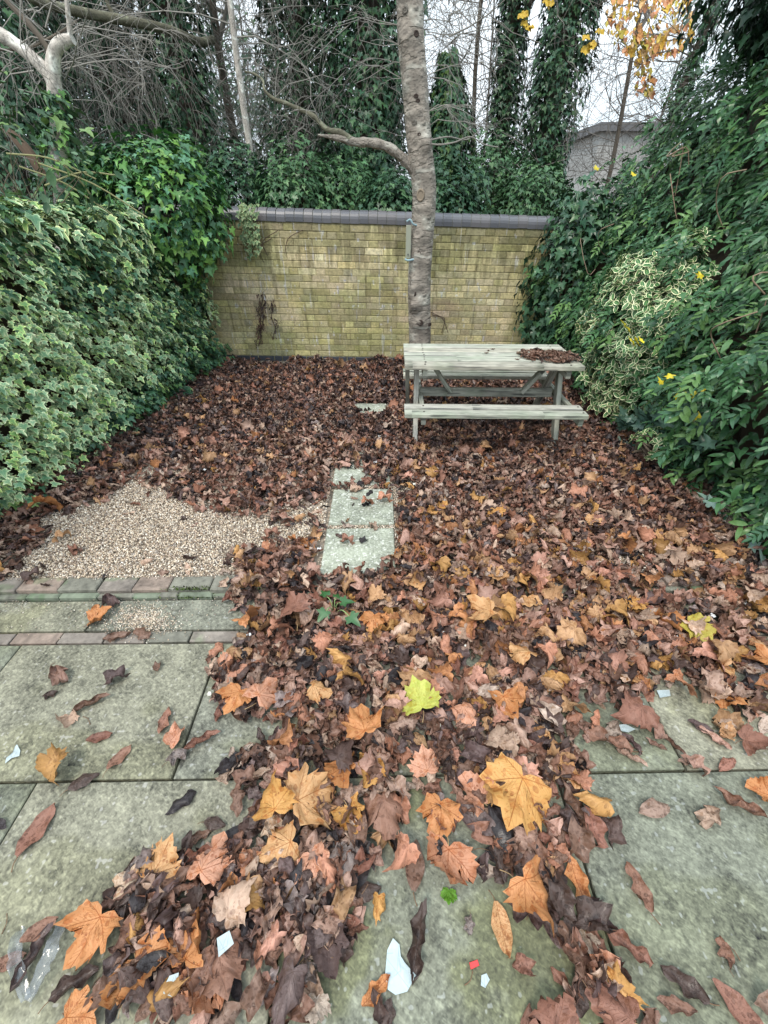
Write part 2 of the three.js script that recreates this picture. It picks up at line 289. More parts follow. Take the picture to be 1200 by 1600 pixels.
  for (let u = 0.01; u < wallLen - 0.1; u += 0.108) {
    const b = new MB(), a = u, c = u + 0.098, dy = (r() - 0.5) * 0.006, P = (q, [d, y]) => WP(q, y + dy, d);
    for (let k = 0; k < prof.length - 1; k++) b.quad(P(c, prof[k]), P(c, prof[k + 1]), P(a, prof[k + 1]), P(a, prof[k]));
    for (const [q, fl] of [[a, 0], [c, 1]]) for (let k = 0; k < prof.length - 1; k++) { const o = WP(q, 1.6 + dy, -0.1075), x = [o, P(q, prof[k]), P(q, prof[k + 1])], n0 = b.p.length / 3, s = fl ? 1 : -1; for (const p of x) b.vert(p.x, p.y, p.z, wallDir.x * s, 0, wallDir.z * s); b.i.push(n0, n0 + 1, n0 + 2); }
    part('coping_brick', b.geo(), copeMats[Math.floor(r() * 4)], wall);
  }
  const j = new MB(); for (let k = 0; k < prof.length - 1; k++) { const s = (p) => [-0.1075 + (p[0] + 0.1075) * 0.93, 1.588 + (p[1] - 1.588) * 0.94]; for (let q = 0; q < 10; q++) j.quad(WP(wallLen * (q + 1) / 10, s(prof[k])[1], s(prof[k])[0]), WP(wallLen * (q + 1) / 10, s(prof[k + 1])[1], s(prof[k + 1])[0]), WP(wallLen * q / 10, s(prof[k + 1])[1], s(prof[k + 1])[0]), WP(wallLen * q / 10, s(prof[k])[1], s(prof[k])[0])); }
  part('coping_mortar', j.geo(), mat({ rgb: [0.2, 0.2, 0.19] }), wall);
}
const onWall = (px, py, d = 0) => { const dir = ray(px, py), o = wallA.clone().addScaledVector(wallN, d), t = o.sub(V(0, EYE, 0)).dot(wallN) / dir.dot(wallN); return V(0, EYE, 0).addScaledVector(dir, t); };

// ───────────────────────── leaves: shapes ─────────────────────────
const MAPLE = [[0, -0.05], [0.10, -0.16], [0.26, -0.21], [0.42, -0.16], [0.56, -0.19], [0.57, -0.07], [0.66, -0.01], [0.63, 0.07], [0.73, 0.16], [0.69, 0.23], [0.80, 0.45], [0.67, 0.44], [0.60, 0.55], [0.52, 0.47], [0.43, 0.45], [0.43, 0.55], [0.48, 0.64], [0.38, 0.69], [0.34, 0.80], [0.22, 0.83], [0.13, 0.91], [0, 1.0]];
function bend(x, y, z, ang, k) {                                    // roll the sheet about an axis across direction ang
  const s = x * Math.sin(ang) + y * Math.cos(ang), t = x * Math.cos(ang) - y * Math.sin(ang);
  if (Math.abs(k) < 1e-3) return [x, y, z];
  const a = k * s, ns = Math.sin(a) * (1 / k - z), nz = 1 / k - Math.cos(a) * (1 / k - z);
  return [ns * Math.sin(ang) + t * Math.cos(ang), ns * Math.cos(ang) - t * Math.sin(ang), nz];
}
// a lobed leaf: blade length 1 along +y, lies in xy, z up
function mapleGeo(seed, o) {
  const r = rng(seed), out = [], wob = () => 1 + (r() - 0.5) * 0.20;
  for (const [x, y] of MAPLE) out.push([x * wob(), y * wob()]);
  for (let k = MAPLE.length - 2; k > 0; k--) out.push([-MAPLE[k][0] * wob(), MAPLE[k][1] * wob()]);
  const n = out.length, rings = [0.28, 0.55, 0.8, 1], P = [[0, 0, 0]], U = [], cx = 0, cy = 0.06;
  P[0] = [cx, cy, 0];
  for (const t of rings) for (const [x, y] of out) { const soft = t < 1 ? 0.25 * (1 - t) : 0; const q = Math.hypot(x - cx, y - cy), av = 0.62; const f = t * (1 - soft + soft * av / Math.max(q, 0.2)); P.push([cx + (x - cx) * f, cy + (y - cy) * f, 0]); }
  const veins = [0, 0.98, -0.98, 1.9, -1.9], ns = seed * 7.3;
  for (const p of P) {
    const x = p[0] - cx, y = p[1] - cy, q = Math.hypot(x, y), a = Math.atan2(x, y); U.push([p[0] / 1.8 + 0.5, (p[1] + 0.28) / 1.36]);
    let d = 9; for (const v of veins) { const w = Math.abs(Math.atan2(Math.sin(a - v), Math.cos(a - v))); d = Math.min(d, w); }
    p[2] = o.fold * q * Math.min(d, 0.6) + o.cup * q * q + o.wave * (vn(p[0] * 4 + ns, p[1] * 4 + ns) - 0.5) * (0.3 + q) + o.wave * 0.5 * (vn(p[0] * 10 + ns, p[1] * 10) - 0.5) * q;
  }
  return finish(P, U, n, rings.length, o, r);
}
function finish(P, U, n, rings, o, r) {
  for (const p of P) { let q = p; for (const [a, k] of o.bends) q = bend(q[0], q[1], q[2], a, k); p[0] = q[0]; p[1] = q[1]; p[2] = q[2]; }
  const idx = [];
  for (let k = 0; k < n; k++) { const m = (k + 1) % n; idx.push(0, 1 + m, 1 + k); for (let s = 0; s < rings - 1; s++) { const a = 1 + s * n + k, b = 1 + s * n + m, c = a + n, d = b + n; idx.push(a, b, d, a, d, c); } }
  return leafBuffer(P, U, idx);
}
function leafBuffer(P, U, idx) {
  let lo = 1e9; for (const p of P) lo = Math.min(lo, p[2]);
  const b = new Float32Array(P.length * 3); P.forEach((p, k) => { b[k * 3] = p[0]; b[k * 3 + 1] = p[2] - lo; b[k * 3 + 2] = -p[1]; });   // blade lies in xz, tip towards -z
  const g = new THREE.BufferGeometry(); g.setAttribute('position', new THREE.BufferAttribute(b, 3)); g.setAttribute('uv', new THREE.Float32BufferAttribute(U.flat(), 2)); g.setIndex(idx); g.computeVertexNormals();
  return g;
}
// an oval leaf: grid, folded along its midrib and rolled
function ovalGeo(seed, o) {
  const r = rng(seed), P = [], U = [], idx = [], A = o.nl ?? 10, B = o.nw ?? 6, ns = seed * 3.1, w = o.w ?? 0.42;
  for (let i = 0; i <= A; i++) for (let j = 0; j <= B; j++) {
    const t = i / A, s = j / B * 2 - 1, half = w / 2 * Math.pow(Math.sin(Math.PI * Math.pow(t * 0.96 + 0.02, o.skew ?? 0.85)), 0.8) * (1 + (o.ragged ?? 0.06) * (vn(t * 9 + ns, s > 0 ? 3 : 8) - 0.5) * 2);
    let x = s * half, y = t - 0.5, z = (o.fold ?? 0.3) * Math.abs(x) + (o.wave ?? 0.06) * (vn(t * 6 + ns, s * 2 + ns) - 0.5) + (o.wave ?? 0.06) * 0.6 * Math.sin(t * 14 + seed + s) * Math.abs(s) + (o.wave ?? 0.06) * 0.5 * (vn(t * 13 + ns, s * 5 + ns) - 0.5);
    for (const [a, k] of o.bends) [x, y, z] = bend(x, y, z, a, k);
    P.push([x, y, z]); U.push([0.5 + s * 0.5 * (half / (w / 2)), t]);
  }
  for (let i = 0; i < A; i++) for (let j = 0; j < B; j++) { const a = i * (B + 1) + j, b = a + 1, c = a + B + 1, d = c + 1; idx.push(a, b, d, a, d, c); }
  return leafBuffer(P, U, idx);
}
const HP = Math.PI / 2;
const mapleVar = [
  mapleGeo(1, { fold: 0.22, cup: -0.18, wave: 0.32, bends: [[0, 0.9], [HP, -0.5]] }), mapleGeo(2, { fold: 0.26, cup: 0.16, wave: 0.36, bends: [[0.5, -1.2], [HP, 0.6]] }),
  mapleGeo(3, { fold: -0.2, cup: -0.25, wave: 0.28, bends: [[HP, -1.2]] }), mapleGeo(4, { fold: 0.24, cup: 0.22, wave: 0.32, bends: [[0.2, 1.3], [HP, 0.7]] }),
  mapleGeo(5, { fold: 0.1, cup: 0.05, wave: 0.26, bends: [[HP, 2.0], [0, 0.5]] }), mapleGeo(6, { fold: 0.22, cup: -0.15, wave: 0.24, bends: [[0.9, 2.4]] }),
  mapleGeo(7, { fold: 0.2, cup: 0.2, wave: 0.3, bends: [[-0.7, -2.2], [0.6, 0.8]] }), mapleGeo(8, { fold: 0.1, cup: -0.3, wave: 0.28, bends: [[HP, -2.6]] }),
];
const ovalVar = [
  ovalGeo(11, { w: 0.46, fold: 0.35, bends: [[0, 0.9]] }), ovalGeo(12, { w: 0.5, fold: 0.2, wave: 0.1, bends: [[HP, 3.2], [0, 0.8]] }), ovalGeo(13, { w: 0.55, fold: 0.1, wave: 0.12, bends: [[HP, 6.5], [0, -0.5]] }),
  ovalGeo(14, { w: 0.5, fold: -0.3, wave: 0.1, bends: [[0, -1.3]] }), ovalGeo(15, { w: 0.6, fold: 0.5, wave: 0.14, bends: [[HP, 4.6], [0, 1.5]] }), ovalGeo(16, { w: 0.58, fold: 0.2, wave: 0.16, bends: [[0.5, 3.8]] }),
  ovalGeo(17, { w: 0.5, fold: 0.1, wave: 0.1, bends: [[HP, -5.2], [0, -1.0]] }), ovalGeo(18, { w: 0.62, fold: 0.6, wave: 0.2, bends: [[-0.4, -2.6]] }), ovalGeo(19, { w: 0.7, fold: 0.25, wave: 0.24, bends: [[0.2, 1.6], [HP, 1.5]] }),
];
// leaf textures: a light tone the leaf's own colour is multiplied with; veins and blotches
function blotch(x, w, h, r, n, cols, lo, hi) { for (let k = 0; k < n; k++) { x.fillStyle = cols[Math.floor(r() * cols.length)]; x.globalAlpha = rr(r, 0.08, 0.42); x.beginPath(); const s = rr(r, lo, hi); x.ellipse(r() * w, r() * h, s, s * rr(r, 0.3, 1), r() * 3, 0, 7); x.fill(); } x.globalAlpha = 1; }
function mapleTex(seed, veinCol, base, spots) {
  return canvasTex(512, 512, (x, w, h) => {
    const r = rng(seed), X = (a) => (a / 1.8 + 0.5) * w, Y = (b) => (1 - (b + 0.28) / 1.36) * h;
    x.fillStyle = base; x.fillRect(0, 0, w, h); blotch(x, w, h, r, 240, spots, 3, 34); blotch(x, w, h, r, 700, ['#ffffff', '#8a6a50', '#b08868'], 1, 4);
    x.strokeStyle = veinCol; x.lineCap = 'round';
    const line = (a, b, c, d, lw) => { x.lineWidth = lw; x.beginPath(); x.moveTo(X(a), Y(b)); x.quadraticCurveTo(X((a + c) / 2 + (r() - 0.5) * 0.05), Y((b + d) / 2 + (r() - 0.5) * 0.05), X(c), Y(d)); x.stroke(); };
    for (const [vx, vy] of [[0, 0.96], [0.7, 0.46], [-0.7, 0.46], [0.52, -0.16], [-0.52, -0.16]]) {
      x.globalAlpha = 0.6; line(0, 0, vx, vy, 4);
      for (let k = 1; k < 9; k++) for (const s of [-1, 1]) { const t = k / 9.5, bx = vx * t, by = vy * t, L = 0.27 * (1 - t * 0.55), a = Math.atan2(vx, vy) + s * 0.75; x.globalAlpha = 0.32; line(bx, by, bx + Math.sin(a) * L, by + Math.cos(a) * L, 1.8); }
    }
    x.globalAlpha = 0.12; for (let k = 0; k < 500; k++) { const a = rr(r, -0.8, 0.8), b = rr(r, -0.2, 1), t = r() * 6; line(a, b, a + Math.sin(t) * 0.06, b + Math.cos(t) * 0.06, 1); }
    x.globalAlpha = 1;
  });
}
function ovalTex(seed, veinCol, base, spots) {
  return canvasTex(256, 512, (x, w, h) => {
    const r = rng(seed); x.fillStyle = base; x.fillRect(0, 0, w, h); blotch(x, w, h, r, 160, spots, 3, 30); blotch(x, w, h, r, 500, ['#ffffff', '#806450', '#a88468'], 1, 4);
    x.strokeStyle = veinCol; x.globalAlpha = 0.75; x.lineWidth = 5; x.beginPath(); x.moveTo(w / 2, h); x.lineTo(w / 2, 0); x.stroke();
    x.globalAlpha = 0.45; x.lineWidth = 2; for (let k = 1; k < 13; k++) for (const s of [-1, 1]) { const y0 = h - k * h / 13; x.beginPath(); x.moveTo(w / 2, y0); x.quadraticCurveTo(w / 2 + s * w * 0.25, y0 - 18, w / 2 + s * w * 0.48, y0 - 52); x.stroke(); }
    x.globalAlpha = 1;
  });
}
const mTexA = mapleTex(1, '#b07a50', '#f0e4d6', ['#b07848', '#fff0d8', '#8a5636', '#e8b888', '#c8a888']), mTexB = mapleTex(2, '#f2e8e0', '#dad4d0', ['#8a7c76', '#f6efe8', '#6e625c', '#b8aca4', '#a08870']), mTexY = mapleTex(3, '#fff2b0', '#f2ecd0', ['#d8b060', '#ffffd0', '#c8d080']);
const oTexA = ovalTex(4, '#efe6df', '#dcd8d5', ['#8a7c76', '#f8f2ec', '#6a605a', '#c0b4ac', '#a58f78']), oTexB = ovalTex(5, '#9a6a4c', '#f0e2d4', ['#b07848', '#fff0dc', '#80543a', '#d8b090']);
const litterTex = oTexA;
const RGB = {                                                       // the colours of dead leaves
  orange: [0.50, 0.25, 0.115], tan: [0.53, 0.34, 0.185], gold: [0.53, 0.315, 0.115], salmon: [0.48, 0.25, 0.165], pink: [0.54, 0.31, 0.235], brick: [0.30, 0.15, 0.11], brown: [0.225, 0.135, 0.10], chestnut: [0.30, 0.165, 0.118], rose: [0.46, 0.30, 0.24], taupe: [0.40, 0.29, 0.23], beige: [0.56, 0.43, 0.33],
  dark: [0.10, 0.07, 0.062], purple: [0.15, 0.108, 0.105], black: [0.048, 0.043, 0.047], grey: [0.30, 0.255, 0.245], pale: [0.52, 0.44, 0.37], lime: [0.43, 0.46, 0.135], olive: [0.42, 0.36, 0.10], green: [0.10, 0.25, 0.03],
};
const leafMat = {};
RGB.black = [0.045, 0.040, 0.044];
for (const k in RGB) {
  const wet = ['dark', 'purple', 'black', 'brown'].includes(k);
  leafMat['m' + k] = mat({ map: k === 'lime' || k === 'olive' || k === 'green' ? mTexY : ['orange', 'tan', 'gold', 'salmon', 'pink'].includes(k) ? mTexA : mTexB, rgb: RGB[k], roughness: wet ? 0.36 : 0.5, specularIntensity: 0.6, bumpMap: mTexA, bumpScale: -0.004 });
  leafMat['o' + k] = mat({ map: ['orange', 'tan', 'gold', 'salmon', 'pink', 'pale'].includes(k) ? oTexB : oTexA, rgb: RGB[k], roughness: wet ? 0.34 : 0.5, specularIntensity: 0.6, bumpMap: oTexA, bumpScale: 0.004 });
}
// ───────────────────────── picnic table ─────────────────────────
const woodTex = tex(1024, 256, (u, v) => {
  const g = pf(u * 4, v * 64, 64, 4), f = pf(u * 24, v * 128, 128, 2), b = pf(u * 6, v * 3, 3, 4), crack = sstep(0.66, 0.76, pf(u * 3 + 2, v * 48, 48, 3)), gr = sstep(0.45, 0.7, pf(u * 5 + 9, v * 4 + 3, 4, 4));
  let k = 0.72 + 0.55 * (g - 0.5) + 0.35 * (f - 0.5) + 0.5 * (b - 0.5);
  const c = [lerp(0.54, 0.43, gr) * k, lerp(0.52, 0.445, gr) * k, lerp(0.455, 0.365, gr) * k];
  return c.map((q) => lerp(q, 0.07, crack * 0.75));
});
const woodBump = tex(512, 256, (u, v) => pf(u * 4, v * 64, 64, 4), false);
const wood = [[1, 1, 1], [0.86, 0.9, 0.86], [1.08, 1.06, 1.0]].map((rgb) => mat({ map: woodTex, rgb, roughness: 0.85, bumpMap: woodBump, bumpScale: 0.003 }));
const darkWood = [wood[1], wood[1]];
const TBL = V(0.905, 0, -3.49), TYAW = -2.2 * Math.PI / 180;
{
  const t = thing('picnic_table', 'weathered grey-green wooden picnic table with attached benches in front of the brick wall', 'picnic table', null, TBL); t.rotation.y = TYAW;
  const r = rng(5), bd = (name, L, w, th, x, y, z, m, ry = 0, rx = 0) => { const p = part(name, boardGeo(L, w, th, r, 0.005), m, t); p.position.set(x, y, z); p.rotation.set(rx, ry, 0); return p; };
  for (let k = 0; k < 5; k++) bd('table_board', 1.37 + (r() - 0.5) * 0.012, 0.121, 0.034, 0, 0.716 + (r() - 0.5) * 0.004, -0.268 + k * 0.134, wood[[0, 2, 0, 1, 2][k]], (r() - 0.5) * 0.004);
  for (const s of [-1, 1]) for (let k = 0; k < 2; k++) bd('seat_board', 1.38 + (r() - 0.5) * 0.01, 0.094, 0.036, 0.01, 0.425, s * 0.465 + (k - 0.5) * 0.120, wood[(k + (s > 0 ? 0 : 1)) % 3], (r() - 0.5) * 0.006);
  // strut(a, b): a squared timber between two points
  const strut = (name, a, b, w, d, m) => { const L = a.distanceTo(b), p = part(name, boardGeo(L, w, d, r), m, t), dir = b.clone().sub(a).normalize(), up = Math.abs(dir.x) > 0.8 ? V(0, 1, 0) : V(1, 0, 0), zz = dir.clone().cross(up).normalize(), yy = zz.clone().cross(dir); p.quaternion.setFromRotationMatrix(new THREE.Matrix4().makeBasis(dir, yy, zz)); p.position.copy(a).lerp(b, 0.5); return p; };
  for (const [sx, x] of [[-1, -0.575], [1, 0.635]]) {
    strut('leg', V(x, 0, 0.27), V(x, 0.697, -0.075), 0.072, 0.04, wood[sx > 0 ? 1 : 0]);
    strut('leg', V(x - 0.045, 0, -0.40), V(x - 0.085, 0.697, 0.12), 0.072, 0.036, wood[sx > 0 ? 0 : 1]);
    strut('seat_bearer', V(x + 0.042, 0.372, 0.53), V(x + 0.042, 0.372, -0.53), 0.07, 0.036, darkWood[0]);
    strut('table_bearer', V(x - sx * 0.05, 0.664, 0.30), V(x - sx * 0.05, 0.664, -0.30), 0.07, 0.036, darkWood[0]);
    strut('brace', V(x - sx * 0.10, 0.695, 0.02), V(x - sx * 0.30, 0.42, 0.02), 0.06, 0.034, darkWood[1]);
  }
  const bolt = new THREE.CylinderGeometry(0.007, 0.008, 0.005, 8), boltM = mat({ rgb: [0.12, 0.105, 0.095], roughness: 0.5, metalness: 0.6 });
  for (const x of [-0.525, 0.585]) for (let k = 0; k < 5; k++) for (const e of [-0.03, 0.03]) part('bolt', bolt, boltM, t).position.set(x + (r() - 0.5) * 0.008, 0.7345, -0.268 + k * 0.134 + e);
  for (const x of [-0.533, 0.677]) for (const s of [-1, 1]) for (const k of [-0.5, 0.5]) part('bolt', bolt, boltM, t).position.set(x, 0.4445, s * 0.465 + k * 0.12);
  strut('stretcher', V(-0.54, 0.415, 0.0), V(0.60, 0.415, 0.0), 0.034, 0.075, darkWood[1]);
}

// ───────────────────────── fallen leaves ─────────────────────────
for (const g of mapleVar) g.translate(0, 0, 0.38);
const stalkGeo = [0, 1, 2].map((k) => { const b = new MB(), s = [0.5, -0.4, 0.15][k]; b.tube(smooth([V(0, 0.02, 0.4), V(s * 0.1, 0.05, 0.58), V(s * 0.35, 0.02, 0.78)], 5), [0.016, 0.013, 0.012, 0.011, 0.011, 0.016], 4); return b.geo(); });
const ovalStalk = (() => { const b = new MB(); b.tube(smooth([V(0, 0.02, 0.49), V(0.03, 0.03, 0.6), V(0.1, 0.01, 0.72)], 4), [0.014, 0.011, 0.01, 0.009, 0.012], 4); return b.geo(); })();
const stalkMat = mat({ rgb: [0.16, 0.09, 0.05] }), stalkPale = mat({ rgb: [0.36, 0.24, 0.12] });
const level = (p) => p.z > -1.525 ? 0.001 : p.z > -1.66 ? 0.036 : (p.x > -0.34 && p.x < 0.1 ? 0.03 : GY + 0.006);
const leafAt = [];
function dropLeaf(px, py, size, kind, color, rot, lift, label, group, r) {
  const q = G(px, py), y = level(q) + lift, p = G(px, py, y), zc = proj(p)[2], type = kind[0], v = +kind.slice(1), big = type === 'm';
  const s = size / F * zc / (big ? 1.35 : 0.95), o = new THREE.Mesh((big ? mapleVar : ovalVar)[v], leafMat[type + color]);
  o.name = numbered('fallen_leaf'); sh(o); o.position.copy(p); o.rotation.order = 'YXZ';
  o.rotation.set((r() - 0.5) * (lift > 0.005 ? 0.5 : 0.12), -rot * Math.PI / 180, (r() - 0.5) * (lift > 0.005 ? 0.5 : 0.12)); o.scale.set(s, s * rr(r, 0.8, 1.1), s);
  if (lift > 0.005) o.position.y += 0.004;
  tag(o, label, 'leaf', group ?? 'fallen leaves on the ground'); scene.add(o);
  if (big || r() < 0.6) { const st = part('stalk', big ? stalkGeo[Math.floor(r() * 3)] : ovalStalk, big && r() < 0.6 ? stalkPale : stalkMat, o); st.position.y = 0.0; }
  leafAt.push([px, py, size, label]);
}
{
  const r = rng(404);
  // px, py, size in px, shape, colour, heading, lift, label
  const L = [
    [60, 1296, 68, 'o0', 'brick', 12, 0.002, 'narrow rust brown leaf lying alone on the bare left flagstone'],
    [258, 1348, 64, 'm0', 'tan', 20, 0.02, 'jagged tan maple leaf at the top left corner of the lower left heap'],
    [336, 1345, 78, 'm2', 'pink', 15, 0.022, 'pinkish maple leaf at the top of the lower left heap'],
    [146, 1465, 78, 'm1', 'orange', 200, 0.008, 'orange maple leaf at the left edge of the lower left heap'],
    [228, 1530, 108, 'm3', 'orange', 130, 0.02, 'largest orange brown maple leaf in the lower left heap, with a black leaf on it'],
    [245, 1503, 52, 'o0', 'black', 80, 0.045, 'small blackish oval leaf lying on top of the largest orange leaf in the heap'],
    [302, 1470, 74, 'm5', 'orange', 5, 0.03, 'orange leaf folded upright in the middle of the lower left heap'],
    [348, 1512, 78, 'm0', 'chestnut', 150, 0.015, 'ribbed light brown maple leaf under a white scrap in the lower left heap'],
    [316, 1562, 92, 'm3', 'salmon', 190, 0.02, 'large reddish salmon maple leaf at the lower end of the left heap'],
    [128, 1592, 60, 'm1', 'orange', 90, 0.006, 'orange leaf cut by the bottom edge of the picture at far left'],
    [208, 1545, 52, 'm5', 'grey', 30, 0.01, 'crumpled grey white leaf at the lower left of the big orange leaf'],
    [205, 1383, 44, 'o7', 'pale', 60, 0.012, 'pale crumpled leaf on the upper left fringe of the lower left heap'],
    [222, 1358, 46, 'o8', 'grey', 40, 0.014, 'greyish brown curled leaf touching the jagged tan maple leaf'],
    [178, 1430, 62, 'o4', 'dark', 50, 0.012, 'folded dark brown leaf above the orange leaf at the left of the heap'],
    [118, 1538, 62, 'o2', 'dark', 60, 0.003, 'dark rolled leaf on the stone between the plastic wrapper and the heap'],
    [16, 1502, 44, 'o0', 'chestnut', 70, 0.003, 'brown leaf at the left edge of the picture beside the plastic wrapper'],
    [336, 1288, 36, 'o3', 'dark', 100, 0.004, 'small dark leaf alone on the stone above the pink maple leaf'],
    [374, 1304, 56, 'o0', 'black', 60, 0.01, 'broad blackish leaf at the upper right of the pink maple leaf'],
    [313, 1308, 34, 'o1', 'brown', 70, 0.003, 'small brown narrow leaf alone just above the lower left heap'],
    [432, 1250, 62, 'm6', 'gold', 340, 0.025, 'golden orange leaf folded lengthwise in the middle heap, left of the tan one'],
    [484, 1246, 78, 'm1', 'tan', 60, 0.022, 'tan orange maple leaf at the centre of the middle heap'],
    [537, 1214, 64, 'm4', 'orange', 170, 0.035, 'orange leaf arched like a tent over dark leaves in the middle heap'],
    [578, 1208, 54, 'm5', 'gold', 200, 0.03, 'golden leaf right beside the tent shaped orange leaf'],
    [552, 1280, 62, 'm4', 'gold', 150, 0.028, 'yellow tan curled maple leaf below the tent shaped orange leaf'],
    [602, 1284, 78, 'm2', 'chestnut', 165, 0.02, 'ribbed brown tan maple leaf with a pale stalk at the right of the middle heap'],
    [684, 1284, 60, 'm1', 'orange', 185, 0.006, 'diamond shaped orange maple leaf lying alone on the green stone'],
    [436, 1327, 72, 'm2', 'tan', 250, 0.018, 'smooth light tan leaf on the stone joint between the two lower heaps'],
    [429, 1292, 40, 'o8', 'pale', 45, 0.03, 'small grey pink leaf just above the smooth light tan leaf'],
    [391, 1352, 42, 'm4', 'salmon', 190, 0.02, 'small salmon leaf with a grey tip left of the smooth light tan leaf'],
    [496, 1356, 52, 'm1', 'pink', 150, 0.025, 'dusty pink brown maple leaf among black leaves'],
    [412, 1391, 46, 'm5', 'orange', 165, 0.014, 'orange leaf folded beside the stone joint under a long dark leaf'],
    [400, 1372, 66, 'o4', 'purple', 60, 0.022, 'long purplish leaf across the stone joint above the folded orange leaf'],
    [592, 1421, 40, 'm7', 'gold', 190, 0.008, 'small golden brown leaf curled into a cup, alone on the green stone'],
    [541, 1345, 42, 'm1', 'grey', 180, 0.022, 'whitish grey maple leaf in the black leaves right of the dusty pink one'],
    [560, 1358, 74, 'o0', 'black', 30, 0.016, 'long blackish leaf at the right rim of the lower middle heap'],
    [571, 1395, 50, 'o3', 'dark', 80, 0.004, 'flat dark leaf on the stone below the long blackish leaf'],
    [648, 1352, 62, 'o0', 'brown', 8, 0.003, 'upright brown oval leaf on the green stone left of the big salmon maple leaf'],
    [656, 1466, 92, 'o4', 'dark', 15, 0.006, 'long dark brown leaf rolled into a bundle beside the white paper'],
    [512, 1492, 84, 'm4', 'purple', 170, 0.02, 'glossy purple brown leaf buckled in folds at the lower right of the heap'],
    [462, 1448, 52, 'm4', 'brick', 160, 0.018, 'reddish crumpled leaf by the stone joint above the glossy purple leaf'],
    [428, 1433, 50, 'm5', 'purple', 185, 0.014, 'greyish purple crumpled leaf left of the stone joint, with a white stalk'],
    [497, 1403, 36, 'o8', 'grey', 0, 0.028, 'small round grey leaf above the glossy purple leaf'],
    [449, 1556, 86, 'm7', 'purple', 200, 0.012, 'dark maroon crumpled leaf at the bottom, left of centre'],
    [478, 1521, 46, 'o8', 'grey', 300, 0.006, 'torn greyish brown leaf between the maroon leaf and the glossy purple leaf'],
    [494, 1582, 42, 'm0', 'pale', 180, 0.006, 'pale grey leaf at the bottom edge beside the maroon leaf'],
    [588, 1548, 52, 'o1', 'orange', 55, 0.003, 'narrow orange brown leaf poking out from under the white paper'],
    [607, 1590, 42, 'o6', 'dark', 10, 0.003, 'dark leaf at the bottom edge below the white paper'],
    [800, 1247, 104, 'm0', 'gold', 215, 0.03, 'biggest golden orange maple leaf with clear veins, right of the centre'],
    [697, 1360, 92, 'm3', 'salmon', 195, 0.006, 'big salmon red maple leaf lying alone on the green stone'],
    [701, 1402, 24, 'm0', 'green', 190, 0.002, 'tiny bright green leaf poking out below the big salmon maple leaf'],
    [683, 1325, 26, 'o8', 'black', 20, 0.02, 'small round black leaf at the upper left tip of the big salmon leaf'],
    [738, 1236, 68, 'm4', 'pink', 320, 0.026, 'folded dusty pink leaf left of the biggest golden maple leaf'],
    [742, 1281, 70, 'o0', 'purple', 300, 0.02, 'dark purple oval leaf below the folded dusty pink leaf'],
    [784, 1300, 72, 'o3', 'black', 335, 0.012, 'long blue black leaf beneath the biggest golden maple leaf'],
    [800, 1336, 58, 'o4', 'brown', 40, 0.018, 'brown leaf rolled like a pod under the biggest golden maple leaf'],
    [843, 1346, 58, 'o2', 'chestnut', 5, 0.014, 'narrow chestnut leaf standing right of the rolled pod shaped leaf'],
    [822, 1398, 80, 'm6', 'orange', 140, 0.016, 'orange brown folded maple leaf at the lower end of the right heap'],
    [851, 1412, 50, 'o8', 'dark', 70, 0.03, 'dark brown round lobed leaf at the right of the folded orange brown leaf'],
    [903, 1382, 66, 'o1', 'orange', 175, 0.004, 'orange oval leaf with a curled stalk lying alone beside the right stone joint'],
    [784, 1452, 62, 'o0', 'tan', 175, 0.003, 'pale tan angular leaf alone on the stone below the right heap'],
    [733, 1446, 24, 'o8', 'grey', 200, 0.003, 'tiny grey leaf with a thin stalk left of the pale tan angular leaf'],
    [920, 1476, 40, 'm4', 'pale', 180, 0.006, 'silvery white V shaped leaf beside the stone joint at lower right'],
    [937, 1511, 66, 'o5', 'pink', 85, 0.012, 'tan curled strip of leaf lying across the right stone joint'],
    [818, 1511, 34, 'o7', 'brick', 120, 0.004, 'small dark red crumpled leaf above the glossy leaf at the bottom right'],
    [850, 1580, 92, 'm3', 'brick', 330, 0.014, 'glossy red brown maple leaf at the bottom edge right of centre'],
    [950, 1572, 84, 'm2', 'brick', 300, 0.012, 'red brown maple leaf at the bottom under a small yellow curled leaf'],
    [962, 1541, 44, 'o1', 'gold', 340, 0.035, 'small yellow brown curled leaf lying on the red brown leaf at lower right'],
    [888, 1212, 52, 'o5', 'tan', 170, 0.026, 'tan narrow leaf at the right edge of the heap near the stone corner'],
    [893, 1260, 66, 'o4', 'brown', 340, 0.022, 'brown folded leaf at the right rim of the heap below the tan narrow leaf'],
    [902, 1312, 54, 'o7', 'brown', 30, 0.012, 'brown crumpled leaf over the joint above the lone orange oval leaf'],
    [996, 1386, 58, 'o1', 'chestnut', 350, 0.003, 'brown leaf with a hooked stalk alone in the middle of the right flagstone'],
    [1150, 1257, 68, 'o4', 'chestnut', 305, 0.004, 'long folded brown leaf near the right edge of the picture on the large flagstone'],
    [1185, 1237, 52, 'm4', 'orange', 300, 0.006, 'glossy orange leaf at the right edge of the picture beside the folded brown leaf'],
    [980, 1481, 62, 'o2', 'brick', 305, 0.003, 'reddish brown twisted leaf on the stone just right of the joint'],
    [1066, 1537, 64, 'o1', 'dark', 305, 0.003, 'dark brown leaf with a bent stalk on the lower right flagstone'],
    [1130, 1487, 34, 'o8', 'chestnut', 10, 0.003, 'small reddish brown leaf with a long stalk on the lower right flagstone'],
    [1152, 1575, 74, 'o0', 'brick', 325, 0.003, 'lance shaped reddish leaf at the bottom right corner'],
    [146, 1100, 50, 'o4', 'brown', 60, 0.003, 'thin curled brown leaf in the middle of the large left flagstone'],
    [188, 1184, 40, 'o0', 'chestnut', 30, 0.003, 'red brown leaf near the lower joint of the large left flagstone'],
